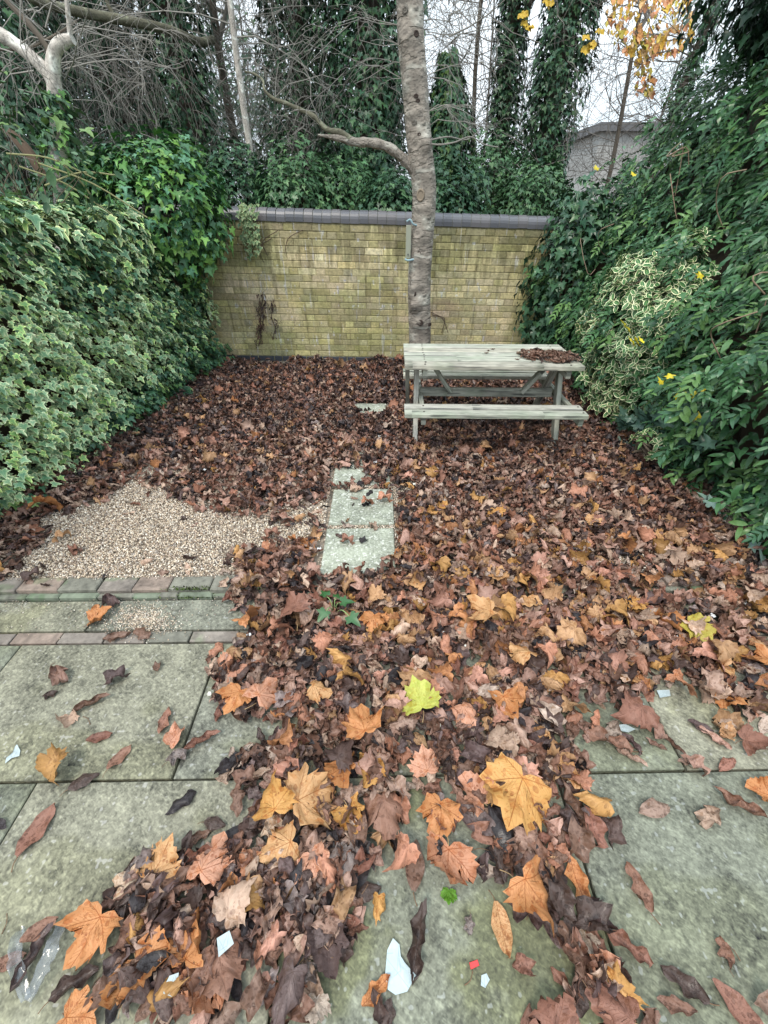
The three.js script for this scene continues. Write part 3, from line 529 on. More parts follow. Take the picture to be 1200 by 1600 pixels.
    [132, 1222, 42, 'o3', 'dark', 60, 0.003, 'dark brown leaf lying across the horizontal stone joint at left'],
    [80, 1086, 20, 'o8', 'dark', 70, 0.002, 'tiny dark leaf with a stalk on the left flagstone'],
    [276, 1152, 36, 'o7', 'pink', 20, 0.004, 'pinkish small leaf at the slanting stone joint left of the litter'],
    [318, 1158, 52, 'o4', 'brick', 60, 0.008, 'reddish brown folded leaf right of the slanting stone joint'],
    [279, 1183, 32, 'o8', 'grey', 60, 0.003, 'grey crumpled leaf on the slanting joint above its corner'],
    [247, 1043, 16, 'o7', 'brown', 0, 0.002, 'tiny curled brown scrap of leaf high on the left flagstone'],
    [160, 964, 46, 'm4', 'orange', 60, 0.006, 'bright orange curled maple leaf alone on the narrow flagstone by the kerb'],
    [184, 997, 38, 'o1', 'brown', 70, 0.004, 'narrow brown leaf lying over the thin row of bricks'],
    [222, 990, 34, 'o6', 'brown', 300, 0.005, 'curled brown leaf beside the spilled gravel on the brick row'],
    [657, 1096, 60, 'm0', 'lime', 350, 0.05, 'yellow green maple leaf, the only one of its colour in the litter'],
    [566, 1132, 58, 'm1', 'orange', 340, 0.045, 'large orange leaf left of the yellow green maple leaf'],
    [413, 1086, 64, 'm2', 'pink', 25, 0.04, 'pale salmon maple leaf near the left rim of the upper litter'],
    [459, 966, 56, 'm6', 'brick', 330, 0.04, 'reddish brown curled maple leaf above the litter, left of the green seedling'],
    [585, 979, 40, 'm1', 'orange', 170, 0.045, 'small clear orange leaf below the green seedling'],
    [500, 1086, 44, 'm2', 'tan', 100, 0.045, 'light tan maple leaf with a dark shadow, right of the pale salmon one'],
    [368, 1100, 46, 'm1', 'orange', 190, 0.03, 'orange maple leaf at the left rim of the litter beside the flagstone'],
    [362, 1033, 42, 'm5', 'pink', 40, 0.03, 'pale pink curled leaf at the left corner of the litter by the brick row'],
    [661, 1192, 46, 'm0', 'pink', 345, 0.028, 'smooth pink maple leaf pointing up, below the yellow green leaf'],
    [729, 1124, 48, 'm2', 'pink', 160, 0.04, 'dusty pink maple leaf right of the yellow green leaf'],
    [792, 1106, 62, 'm4', 'orange', 175, 0.045, 'ruffled orange brown maple leaf in the right litter, level with the yellow green leaf'],
    [843, 1146, 40, 'o5', 'tan', 340, 0.03, 'curled tan leaf at the right rim of the litter below the ruffled orange leaf'],
    [750, 974, 62, 'm1', 'tan', 260, 0.05, 'broad light tan maple leaf in the right litter below the kerb'],
    [812, 1026, 50, 'm2', 'tan', 330, 0.05, 'light tan angular maple leaf with a stalk pointing down'],
    [826, 946, 36, 'm0', 'tan', 190, 0.045, 'tan star shaped leaf just in front of the hidden kerb'],
    [991, 951, 42, 'm0', 'gold', 160, 0.03, 'bright golden maple leaf beside a bare patch of stone at right'],
    [1046, 978, 50, 'm5', 'orange', 185, 0.035, 'orange maple leaf left of the olive yellow leaf at right'],
    [1090, 988, 46, 'm1', 'olive', 150, 0.035, 'olive yellow maple leaf with a dark stalk at right'],
    [978, 1056, 48, 'm4', 'tan', 130, 0.025, 'tan maple leaf at the upper edge of the bare right flagstone'],
    [1118, 1034, 52, 'm3', 'tan', 290, 0.03, 'creased tan leaf under the olive yellow leaf at right'],
    [1141, 1098, 44, 'm0', 'orange', 160, 0.008, 'clear orange maple leaf alone on the right flagstone near the picture edge'],
    [1060, 1078, 44, 'm6', 'salmon', 150, 0.008, 'salmon leaf with a grey tip lying on the bare stone at right'],
    [906, 1184, 34, 'o0', 'tan', 330, 0.004, 'small tan leaf lying alone at the left end of the right stone joint'],
    [948, 1160, 66, 'o2', 'chestnut', 295, 0.004, 'long rolled chestnut leaf on the right flagstone above the joint'],
    [985, 1126, 56, 'm6', 'brick', 250, 0.01, 'folded reddish leaf clump on the right flagstone below the white scrap'],
    [1178, 1160, 52, 'm5', 'brick', 100, 0.012, 'reddish brown leaf at the right edge of the picture above the stone joint'],
    [1184, 1040, 48, 'm1', 'orange', 300, 0.03, 'orange leaf touching the right picture edge beside the creased tan leaf'],
    [1150, 905, 40, 'm3', 'tan', 100, 0.03, 'flat tan leaf at the right edge just in front of the hidden kerb'],
    [780, 903, 34, 'm1', 'tan', 60, 0.035, 'tan maple leaf lying over the hidden kerb right of the slabs'],
    [650, 911, 32, 'm5', 'tan', 240, 0.04, 'curled light tan leaf below the nearest stepping slab'],
    [776, 808, 26, 'm1', 'gold', 170, 0.03, 'light golden leaf in the brown litter right of the stepping slabs'],
    [692, 791, 24, 'm4', 'gold', 30, 0.03, 'small golden curled leaf just right of the second stepping slab'],
    [845, 716, 24, 'm2', 'tan', 60, 0.03, 'tan leaf in the litter in front of the right table leg'],
    [1042, 846, 40, 'm3', 'tan', 80, 0.03, 'broad tan leaf in the litter near the right hedge'],
    [928, 822, 28, 'm1', 'tan', 100, 0.03, 'tan star shaped leaf in the litter left of the broad tan one near the hedge'],
    [78, 805, 44, 'm6', 'orange', 80, 0.02, 'large bright orange leaf at the foot of the left ivy hedge'],
    [184, 735, 24, 'm0', 'tan', 20, 0.02, 'pale yellow tan leaf in front of the left ivy hedge beyond the gravel'],
    [484, 857, 34, 'm4', 'orange', 150, 0.02, 'orange leaf left of the nearest stepping slab'],
    [422, 860, 24, 'm1', 'salmon', 60, 0.02, 'salmon leaf at the right rim of the bare gravel'],
    [575, 752, 22, 'm4', 'brick', 40, 0.008, 'reddish leaf lying on the third stepping slab'],
    [600, 784, 24, 'o7', 'pink', 100, 0.006, 'pale pinkish leaf on the upper right corner of the second stepping slab'],
    [552, 789, 10, 'o4', 'dark', 20, 0.003, 'small dark curled leaf in the middle of the second stepping slab'],
    [568, 846, 14, 'o7', 'black', 60, 0.003, 'tiny black leaf in the middle of the nearest stepping slab'],
    [606, 888, 28, 'o4', 'brown', 120, 0.008, 'curled brown leaf on the lower right corner of the nearest stepping slab'],
  ];
  for (const a of L) dropLeaf(...a, null, r);
}
// where litter lies, measured on the photograph: [density, outline]
const AREA = [
  [1, [[330, 572], [640, 566], [900, 590], [930, 640], [990, 690], [1080, 770], [1130, 840], [1200, 905], [1200, 1010], [1000, 1020], [930, 1050], [760, 1020], [640, 1030], [520, 1060], [400, 1060], [345, 1020], [395, 950], [350, 925], [400, 880], [440, 850], [505, 835], [512, 772], [470, 790], [400, 800], [330, 800], [290, 760], [300, 730], [268, 724], [180, 765], [150, 790], [60, 802], [0, 850], [0, 800], [130, 735], [240, 655]]],
  [0.8, [[350, 1010], [520, 1020], [900, 1040], [1000, 1015], [1010, 1055], [930, 1080], [862, 1140], [905, 1190], [880, 1215], [700, 1200], [600, 1180], [500, 1140], [430, 1110], [350, 1110], [335, 1060]]],
  [0.5, [[1000, 1005], [1200, 1000], [1200, 1110], [1120, 1100], [1030, 1050]]],
  [0.6, [[350, 1180], [480, 1130], [620, 1190], [640, 1230], [600, 1300], [480, 1340], [400, 1300], [360, 1250]]],
  [0.55, [[690, 1180], [900, 1190], [910, 1290], [860, 1440], [800, 1400], [740, 1310], [690, 1240]]],
  [0.9, [[200, 1370], [330, 1320], [450, 1340], [560, 1300], [600, 1330], [540, 1430], [530, 1510], [420, 1480], [380, 1500], [350, 1570], [250, 1590], [160, 1560], [200, 1480]]],
  [0.5, [[860, 1440], [940, 1440], [980, 1600], [790, 1600], [810, 1540], [900, 1530]]], [0.5, [[390, 1530], [480, 1520], [480, 1600], [390, 1600]]],
  [0.12, [[880, 1060], [1200, 1080], [1200, 1200], [900, 1190]]], [0.7, [[0, 850], [60, 802], [70, 840], [30, 890], [0, 915]]],
];
const BARE = [[0.13, [[25, 895], [75, 845], [150, 792], [180, 767], [268, 726], [300, 735], [292, 765], [330, 800], [400, 800], [470, 790], [515, 770], [505, 836], [440, 850], [400, 880], [385, 912], [30, 922]]], [0.12, [[330, 738], [378, 745], [388, 775], [340, 790], [326, 765]]], [0.15, [[392, 733], [478, 735], [472, 768], [415, 772]]],
  [0.02, [[523, 766], [616, 766], [618, 824], [618, 880], [600, 902], [498, 906], [510, 828]]], [0.12, [[521, 737], [560, 737], [563, 763], [521, 763]]], [0.3, [[563, 737], [605, 737], [612, 765], [563, 765]]], [0.45, [[606, 742], [645, 748], [640, 800], [615, 795]]], [0.02, [[552, 636], [601, 634], [601, 648], [575, 658]]], [0.35, [[655, 655], [700, 655], [692, 688], [652, 690]]], [0.35, [[925, 865], [1060, 860], [1055, 905], [930, 898]]],
  [0.3, [[1000, 905], [1080, 905], [1070, 950], [1000, 950]]], [0.55, [[540, 655], [580, 655], [575, 740], [530, 740]]]];
const SLABS = [[[510, 828], [618, 828], [616, 880], [602, 902], [499, 906]], [[522, 767], [616, 767], [617, 823], [512, 823]], [[521, 738], [564, 738], [564, 762], [521, 762]], [[552, 636], [601, 634], [601, 650], [578, 657]]];
const onSlab = (px, py) => SLABS.some((P) => inPoly(px, py, P));
function litter(px, py) {
  let d = 0.006; for (const [v, P] of AREA) if (v > d && inPoly(px, py, P)) d = v;
  for (const [v, P] of BARE) if (v < d && inPoly(px, py, P)) d = v;
  return d;
}
// a few nearer leaves that nothing tells apart, then the mass of the litter
{
  const r = rng(99);
  const head = (t) => t.split(/,| lying| alone| with | at | in | on | of | under | left of | right of | right beside| beside | below | above | near | touching | held | bent | poking | cut | across | over | from | between | level | like | by | just | next | pointing /)[0];
  const heads = leafAt.map((q) => head(q[3])), named = leafAt.filter((q, i) => heads.indexOf(heads[i]) === i && heads.lastIndexOf(heads[i]) === i && heads[i].split(' ').length <= 6 && heads[i].split(' ').length >= 3 && q[1] > 960), had = new Set();
  const words = { brown: 'brown', dark: 'dark brown', purple: 'purplish', black: 'blackish', chestnut: 'reddish brown', rose: 'pinkish brown' };
  for (let tries = 0, n = 0; n < 150 && tries < 30000; tries++) {
    const px = rr(r, 150, 960), py = rr(r, 1000, 1590), d = litter(px, py); if (d < 0.3 || r() > d) continue;
    if (leafAt.some(([x, y, s]) => Math.hypot(px - x, (py - y) * 1.3) < s * 0.42)) continue;
    let best = null, bd = 75; for (const q of named) { const e = Math.hypot(px - q[0], py - q[1]); if (e < bd) { bd = e; best = q; } } if (!best) continue;
    const dx = px - best[0], dy = py - best[1], where = Math.abs(dx) > Math.abs(dy) * 1.6 ? (dx > 0 ? 'right of' : 'left of') : Math.abs(dy) > Math.abs(dx) * 1.6 ? (dy > 0 ? 'below' : 'above') : (dy > 0 ? 'below and ' : 'above and ') + (dx > 0 ? 'right of' : 'left of');
    const v = Math.floor(r() * 9), c = ['brown', 'dark', 'dark', 'purple', 'chestnut', 'rose', 'purple', 'brown'][Math.floor(r() * 8)], label = `${words[c]} ${[0, 3].includes(v) ? 'oval' : [1, 4].includes(v) ? 'folded' : 'curled'} leaf just ${where} the ${head(best[3])}`, key = `${head(best[3])}${where}`;
    if (had.has(key) || label.split(' ').length > 16) continue;
    had.add(key); n++;
    dropLeaf(px, py, rr(r, 0.065, 0.115) * F / proj(G(px, py))[2], 'o' + v, c, r() * 360, rr(r, 0.008, 0.024), label, null, r);
  }
  // the mass
  const lit = new THREE.Group(); lit.name = 'leaf_litter'; lit.userData = { kind: 'stuff', label: 'thick litter of brown curled leaves covering the gravel and the terrace' }; scene.add(lit);
  const geos = [...ovalVar.slice(0, 9), mapleVar[3], mapleVar[4], mapleVar[5], mapleVar[6], mapleVar[7]], lists = geos.map(() => []);
  const q = new THREE.Quaternion(), e = new THREE.Euler(), s = V(), one = V(1, 1, 1);
  const pal = [['brown', 20], ['dark', 20], ['purple', 9], ['chestnut', 15], ['brick', 7], ['rose', 16], ['salmon', 2], ['taupe', 15], ['beige', 9], ['tan', 3], ['black', 10], ['grey', 2], ['pale', 3.5]], tot = pal.reduce((a, b) => a + b[1], 0);
  const tries = 68000;
  for (let k = 0; k < tries; k++) {
    const x = rr(r, -2.6, 2.6), z = rr(r, -6.0, -0.05), f = proj(V(x, 0.01, z)), jx = (fbm(x * 6, z * 6, 2) - 0.5) * 95 * Math.min(1, 3 / f[2]), jz = (fbm(x * 6 + 50, z * 6, 2) - 0.5) * 48 * Math.min(1, 3 / f[2]);
    let d = 0; for (let q = 0; q < 4; q++) d += 0.25 * litter(f[0] + jx + (r() - 0.5) * 60 * Math.min(1, 3 / f[2]), f[1] + jz + (r() - 0.5) * 34 * Math.min(1, 3 / f[2])); if (f[0] < 0 || f[0] > 1200) d = Math.max(d, z < -1.7 && Math.abs(x) > 2 ? 0.8 : 0);
    if (onSlab(...f) || onSlab(f[0] - 7, f[1]) || onSlab(f[0] + 7, f[1])) d = 0.012;
    if (r() > d) continue;
    const near = z > -1.55, far = clamp((-z - 2) / 3, 0, 1);
    if (near && r() < 0.3) continue;
    const pale = f[1] > 830 && f[1] < 1090 && f[0] > 600 ? 0.10 : f[1] > 690 && f[1] < 1150 ? 0.02 : 0, mp = r() < (near ? 0.07 : 0.02) + pale, gi = mp ? 9 + Math.floor(r() * 5) : Math.floor(r() * 9), size = mp ? rr(r, 0.055, 0.095) * (near ? 1.05 : 1) : rr(r, 0.06, 0.12) * (near ? 1 : 0.9);
    const h = d > 0.3 ? Math.pow(r(), 1.2) * (near ? 0.035 : 0.06) * d : 0.002, y = level({ x, z }) + h;
    e.set((r() - 0.5) * (near ? 1.2 : 1.7) * Math.min(1, d + 0.12), r() * 6.283, (r() - 0.5) * (near ? 1.2 : 1.7) * Math.min(1, d + 0.12), 'YXZ'); q.setFromEuler(e); s.set(size * (near ? rr(r, 0.75, 1.0) : rr(r, 0.55, 0.9)), size * rr(r, 0.9, 1.4), size);
    let w = r() * tot, ci = 0; while ((w -= pal[ci][1]) > 0) ci++;
    let cn = pal[ci][0]; if (mp && (pale || r() < 0.6)) cn = ['tan', 'orange', 'beige', 'tan', 'salmon', 'pink', 'gold', 'rose'][Math.floor(r() * 8)];
    if (!mp && z + 0.9 * (fbm(x * 1.3, z * 1.3 + 20, 3) - 0.5) < -3.2 && r() < 0.5 && ['rose', 'beige', 'taupe', 'chestnut'].includes(cn)) cn = ['purple', 'dark', 'brown'][Math.floor(r() * 3)];
    const c = RGB[cn], t = rr(r, 0.7, 1.3);
    lists[gi].push([new THREE.Matrix4().compose(V(x, y, z), q, s), new THREE.Color().setRGB(c[0] * t * 1.02, c[1] * t * 0.98, c[2] * t)]);
  }
  const ovalM = mat({ map: oTexA, roughness: 0.4, specularIntensity: 0.5, bumpMap: oTexA, bumpScale: 0.003 }), maplM = mat({ map: mTexB, roughness: 0.44, specularIntensity: 0.5, bumpMap: mTexB, bumpScale: 0.003 });
  geos.forEach((g, k) => { const L = lists[k], o = new THREE.InstancedMesh(g, k < 9 ? ovalM : maplM, L.length); L.forEach(([m, c], i) => { o.setMatrixAt(i, m); o.setColorAt(i, c); }); o.name = 'leaves'; o.userData.kind = 'stuff'; sh(o); lit.add(o); });
  // leaves on the table
  const pile = new THREE.Group(); pile.name = 'table_leaf_litter'; pile.userData = { kind: 'stuff', label: 'heap of dry brown leaves on the right end of the picnic table' }; scene.add(pile);
  const pl = [[], [], []];
  for (let k = 0; k < 210; k++) {
    const a = r() * 6.283, d = Math.sqrt(r()), px = 858 + Math.cos(a) * d * 48 - Math.sin(a) * d * 8, py = 557 + Math.sin(a) * d * 9 + (px - 858) * 0.10, p = G(px, py, 0.738 + r() * 0.025 * (1 - d));
    e.set((r() - 0.5) * 0.7, r() * 6.283, (r() - 0.5) * 0.7, 'YXZ'); q.setFromEuler(e); const z = rr(r, 0.05, 0.09); s.set(z, z, z);
    const c = RGB[['brown', 'chestnut', 'rose', 'dark', 'taupe', 'brown', 'rose'][Math.floor(r() * 7)]]; pl[k % 3].push([new THREE.Matrix4().compose(p, q, s), lin(...c)]);
  }
  for (const [px, py] of [[763, 548], [760, 552], [770, 546], [808, 562], [816, 551]]) { e.set(0, r() * 6, 0); q.setFromEuler(e); s.set(0.04, 0.04, 0.04); pl[0].push([new THREE.Matrix4().compose(G(px, py, 0.736), q, s), lin(...RGB.brown)]); }
  pl.forEach((L, k) => { const o = new THREE.InstancedMesh(ovalVar[[1, 4, 2][k]], ovalM, L.length); L.forEach(([m, c], i) => { o.setMatrixAt(i, m); o.setColorAt(i, c); }); o.name = 'leaves'; o.userData.kind = 'stuff'; sh(o); pile.add(o); });
  const sb = new MB(); for (let k = 0; k < 1200 && sb.p.length < 9000; k++) { const x = rr(r, -1.6, 1.6), z = rr(r, -1.5, -0.1), f = proj(V(x, 0, z)), d = litter(f[0], f[1]); if (r() > (d > 0.2 ? 0.35 : 0.06)) continue; const a = r() * 6.283, l = rr(r, 0.015, 0.06), y = 0.003 + (d > 0.3 ? r() * 0.03 : 0), c = rr(r, -0.5, 0.5); sb.tube(smooth([V(x, y, z), V(x + Math.cos(a) * l * 0.5, y + 0.003, z + Math.sin(a) * l * 0.5), V(x + Math.cos(a + c) * l, y, z + Math.sin(a + c) * l)], 4), [0.0014, 0.0012, 0.0011, 0.001, 0.0013], 4); }
  const so = sh(new THREE.Mesh(sb.geo(), stalkMat)); so.name = 'stalk_debris'; so.userData = { kind: 'stuff', label: 'thin dark leaf stalks strewn over the flagstones' }; scene.add(so);
  // pale bits of leaf and petal
  const bits = [], bg = ovalGeo(31, { w: 0.8, nl: 4, nw: 3, fold: 0.3, wave: 0.2, bends: [[0, 1]] });
  for (let k = 0; k < 1500 && bits.length < 190; k++) { const x = rr(r, -2, 2), z = rr(r, -4.5, -0.1), f = proj(V(x, 0, z)); const d = litter(f[0], f[1]); if (r() > d + 0.10) continue; e.set((r() - 0.5) * 0.5, r() * 6.28, (r() - 0.5) * 0.5); q.setFromEuler(e); const z2 = rr(r, 0.012, 0.034); s.set(z2, z2, z2); bits.push([new THREE.Matrix4().compose(V(x, level({ x, z }) + 0.003 + d * rr(r, 0.015, 0.045), z), q, s), lin(...[[0.6, 0.57, 0.5], [0.5, 0.44, 0.36], [0.62, 0.62, 0.62]][Math.floor(r() * 3)])]); }
  const bo = new THREE.InstancedMesh(bg, mat({ roughness: 0.7 }), bits.length); bits.forEach(([m, c], i) => { bo.setMatrixAt(i, m); bo.setColorAt(i, c); }); bo.name = 'leaf_debris'; bo.userData = { kind: 'stuff', label: 'small whitish scraps of leaf scattered through the litter' }; scene.add(sh(bo));
}

// ───────────────────────── gravel ─────────────────────────
{
  const r = rng(31), geos = [0, 1, 2].map((k) => { const g = new THREE.IcosahedronGeometry(0.5, 1), p = g.attributes.position; for (let i = 0; i < p.count; i++) { const x = p.getX(i), y = p.getY(i), z = p.getZ(i), f = 1 + 0.5 * (vn(x * 3 + k * 9 + 40, z * 3 + y * 2 + 40) - 0.5); p.setXYZ(i, x * f, y * f * 0.7, z * f * 0.85); } g.computeVertexNormals(); return g; });
  const L = [[], [], []], q = new THREE.Quaternion(), e = new THREE.Euler(), s = V(), cols = [[0.52, 0.45, 0.37], [0.60, 0.54, 0.46], [0.38, 0.30, 0.24], [0.66, 0.63, 0.58], [0.24, 0.19, 0.155], [0.46, 0.38, 0.29], [0.36, 0.33, 0.31], [0.20, 0.16, 0.13]];
  const add = (x, y, z, big = 1) => { e.set(r() * 6, r() * 6, r() * 6); q.setFromEuler(e); const w = rr(r, 0.0055, 0.0125) * big; s.set(w * rr(r, 0.8, 1.3), w * 0.8, w); const c = cols[Math.floor(r() * cols.length)], t = rr(r, 0.75, 1.2); L[Math.floor(r() * 3)].push([new THREE.Matrix4().compose(V(x, y, z), q, s), lin(c[0] * t * 1.14, c[1] * t * 1.08, c[2] * t * 1.0)]); };
  for (let k = 0; k < 320000; k++) {
    const x = rr(r, -2.45, 2.45), z = rr(r, -4.9, -1.655), f = proj(V(x, 0.01, z)); if (f[0] < -30 || f[0] > 1230) continue;
    let d = 1 - litter(f[0], f[1]); if (d < 0.25) d = 0.10; if (r() > d || (Math.abs(x + 0.12) < 0.225 && onSlab(f[0], f[1]))) continue;
    add(x, GY + 0.004 + r() * 0.010, z);
  }
  for (let k = 0; k < 1700; k++) { const a = r() * 6.283, d = 0.5 * Math.sqrt(-2 * Math.log(r() + 1e-4)), p = G(222 + Math.cos(a) * d * 52, 970 + Math.sin(a) * d * 24); add(p.x, 0.003 + r() * 0.006 * Math.max(0, 1 - d), p.z, 0.62); }
  for (let k = 0; k < 260; k++) { const x = rr(r, -2, -0.6), z = -1.515 - r() * r() * -0.3; add(x, 0.003, z, 0.5); }
  for (let k = 0; k < 500; k++) add(rr(r, -2.4, 2.2), 0.040, -1.63 - r() * 0.03, 0.9);
  const gv = new THREE.Group(); gv.name = 'gravel'; gv.userData = { kind: 'stuff', label: 'pale beige pea gravel between the terrace and the wall' }; scene.add(gv);
  geos.forEach((g, k) => { const o = new THREE.InstancedMesh(g, mat({ roughness: 0.85 }), L[k].length); L[k].forEach(([m, c], i) => { o.setMatrixAt(i, m); o.setColorAt(i, c); }); o.name = 'pebbles'; o.userData.kind = 'stuff'; gv.add(sh(o)); });
}
// ───────────────────────── foliage ─────────────────────────
const IVY = [[0, -0.02], [0.14, -0.16], [0.34, -0.2], [0.40, -0.06], [0.36, 0.06], [0.60, 0.22], [0.40, 0.30], [0.24, 0.36], [0.15, 0.62], [0, 0.92]];
function ivyGeo(seed, fold = 0.3, cup = -0.25, sharp = 1) {
  const r = rng(seed), out = []; for (const [x, y] of IVY) out.push([x * (1 + (r() - 0.5) * 0.2) * sharp, y * (1 + (r() - 0.5) * 0.14)]); for (let k = IVY.length - 2; k > 0; k--) out.push([-IVY[k][0] * (1 + (r() - 0.5) * 0.2) * sharp, IVY[k][1] * (1 + (r() - 0.5) * 0.14)]);
  const P = [[0, 0.12, 0]], n = out.length; for (const [x, y] of out) P.push([x, y, 0]);
  for (const p of P) p[2] = fold * Math.abs(p[0]) * 0.8 + cup * (p[0] * p[0] + (p[1] - 0.2) ** 2) + (vn(p[0] * 5 + seed, p[1] * 5) - 0.5) * 0.12;
  const U = P.map(([x, y]) => [x / 1.4 + 0.5, (y + 0.28) / 1.3]);
  return finish(P, U, n, 1, { bends: [] }, r);
}
function ivyTex(seed, edge, inner, mid, vein) {
  return canvasTex(128, 128, (x, w, h) => {
    const r = rng(seed), X = (a) => (a / 1.4 + 0.5) * w, Y = (b) => (1 - (b + 0.28) / 1.3) * h, shape = (f, dy, col, j) => { x.fillStyle = col; x.beginPath(); const pts = [...IVY, ...IVY.slice(1, -1).reverse().map(([a, b]) => [-a, b])]; pts.forEach(([a, b], k) => { const q = f * (1 + (r() - 0.5) * j), px = X(a * q), py = Y(0.12 + (b - 0.12) * q + dy); k ? x.lineTo(px, py) : x.moveTo(px, py); }); x.closePath(); x.fill(); };
    x.fillStyle = edge; x.fillRect(0, 0, w, h); shape(0.86, 0, inner, 0.25); shape(0.55, 0, mid, 0.5);
    x.strokeStyle = vein; x.globalAlpha = 0.6; x.lineWidth = 2; for (const [a, b] of [[0, 0.85], [0.5, 0.2], [-0.5, 0.2], [0.3, -0.15], [-0.3, -0.15]]) { x.beginPath(); x.moveTo(X(0), Y(0)); x.lineTo(X(a), Y(b)); x.stroke(); } x.globalAlpha = 1;
  });
}
const ivyVarieg = ivyTex(1, '#eaeacc', '#9cb492', '#7e9f84', '#ccd8b4'), ivyGreen = ivyTex(2, '#e8f0e0', '#e0ecd8', '#f4fbf0', '#ffffff');
function sprig(list, leafGeos) { return mergeGeometries(list.map(([k, x, y, z, sx, sz, ry, rx, rz]) => leafGeos[k].clone().scale(sx, sx, sz).applyMatrix4(new THREE.Matrix4().makeRotationFromEuler(new THREE.Euler(rx, ry, rz, 'YXZ')).setPosition(x, y, z)))); }
const lance = [ovalGeo(41, { w: 0.30, nl: 5, nw: 2, fold: 0.35, wave: 0.05, ragged: 0, bends: [[0, -0.7]] }), ovalGeo(42, { w: 0.34, nl: 5, nw: 2, fold: 0.25, wave: 0.06, ragged: 0, bends: [[0, -1.1]] })].map((g) => g.translate(0, 0, -0.5));
const roundL = [ovalGeo(43, { w: 0.62, nl: 5, nw: 4, fold: 0.35, wave: 0.05, ragged: 0, bends: [[0, 0.5]] }), ovalGeo(44, { w: 0.68, nl: 5, nw: 4, fold: 0.25, wave: 0.06, ragged: 0, bends: [[0, 0.8]] })].map((g) => g.translate(0, 0, -0.5));
// pinnate spray: leaflets left and right of a drooping axis towards -z
const pinnate = (() => { const l = [], r = rng(8); for (let k = 0; k < 4; k++) for (const s of [-1, 1]) l.push([k % 2, 0, -0.02 * k * k, -0.14 - k * 0.17, 0.4 - k * 0.02, 0.4 - k * 0.02, -s * rr(r, 0.65, 0.95), rr(r, -0.2, 0.15), s * 0.2]); l.push([0, 0, -0.22, -0.72, 0.42, 0.42, 0, -0.3, 0]); return sprig(l, lance); })();
const spray = (seed, n, curl) => { const l = [], r = rng(seed); for (let k = 0; k < n; k++) l.push([k % 2, rr(r, -0.05, 0.05), -curl * k * k + rr(r, -0.05, 0.05), -0.05 - k * 0.6 / n, rr(r, 0.3, 0.5), rr(r, 0.34, 0.5), (k % 2 ? 1 : -1) * rr(r, 0.3, 1.2), rr(r, -0.4, 0.3), rr(r, -0.5, 0.5)]); return sprig(l, lance); };
const pinnateB = spray(18, 7, 0.008), pinnateC = spray(19, 6, 0.002);
const rosette = (() => { const l = [], r = rng(9); for (let k = 0; k < 7; k++) l.push([k % 2, rr(r, -0.05, 0.05), k * 0.05, 0.2 - k * 0.1, rr(r, 0.5, 0.66), rr(r, 0.5, 0.66), k * 2.4, rr(r, -0.1, 0.5), rr(r, -0.3, 0.3)]); return sprig(l, roundL); })();
const lanceTex = ovalTex(21, '#e8f4dc', '#dcecd8', ['#b8d4b0', '#f4fff0']), euTex = canvasTex(128, 256, (x, w, h) => { x.fillStyle = '#eeecc8'; x.fillRect(0, 0, w, h); x.fillStyle = '#355c3a'; x.beginPath(); x.ellipse(w / 2, h / 2, w * 0.34, h * 0.43, 0, 0, 7); x.fill(); x.fillStyle = '#4f7a4c'; for (let k = 0; k < 9; k++) { x.beginPath(); x.ellipse(w / 2 + (k % 2 ? 14 : -14), 50 + k * 18, 10, 20, k, 0, 7); x.fill(); } x.strokeStyle = '#c9d490'; x.lineWidth = 3; x.beginPath(); x.moveTo(w / 2, 0); x.lineTo(w / 2, h); x.stroke(); });
const foliageMats = new Map();
function fmat(map, rgb, rough) { const k = [map?.uuid, rgb, rough].join(); if (!foliageMats.has(k)) foliageMats.set(k, mat({ map, rgb: [...rgb], roughness: rough - 0.06, specularIntensity: 0.5 })); return foliageMats.get(k); }
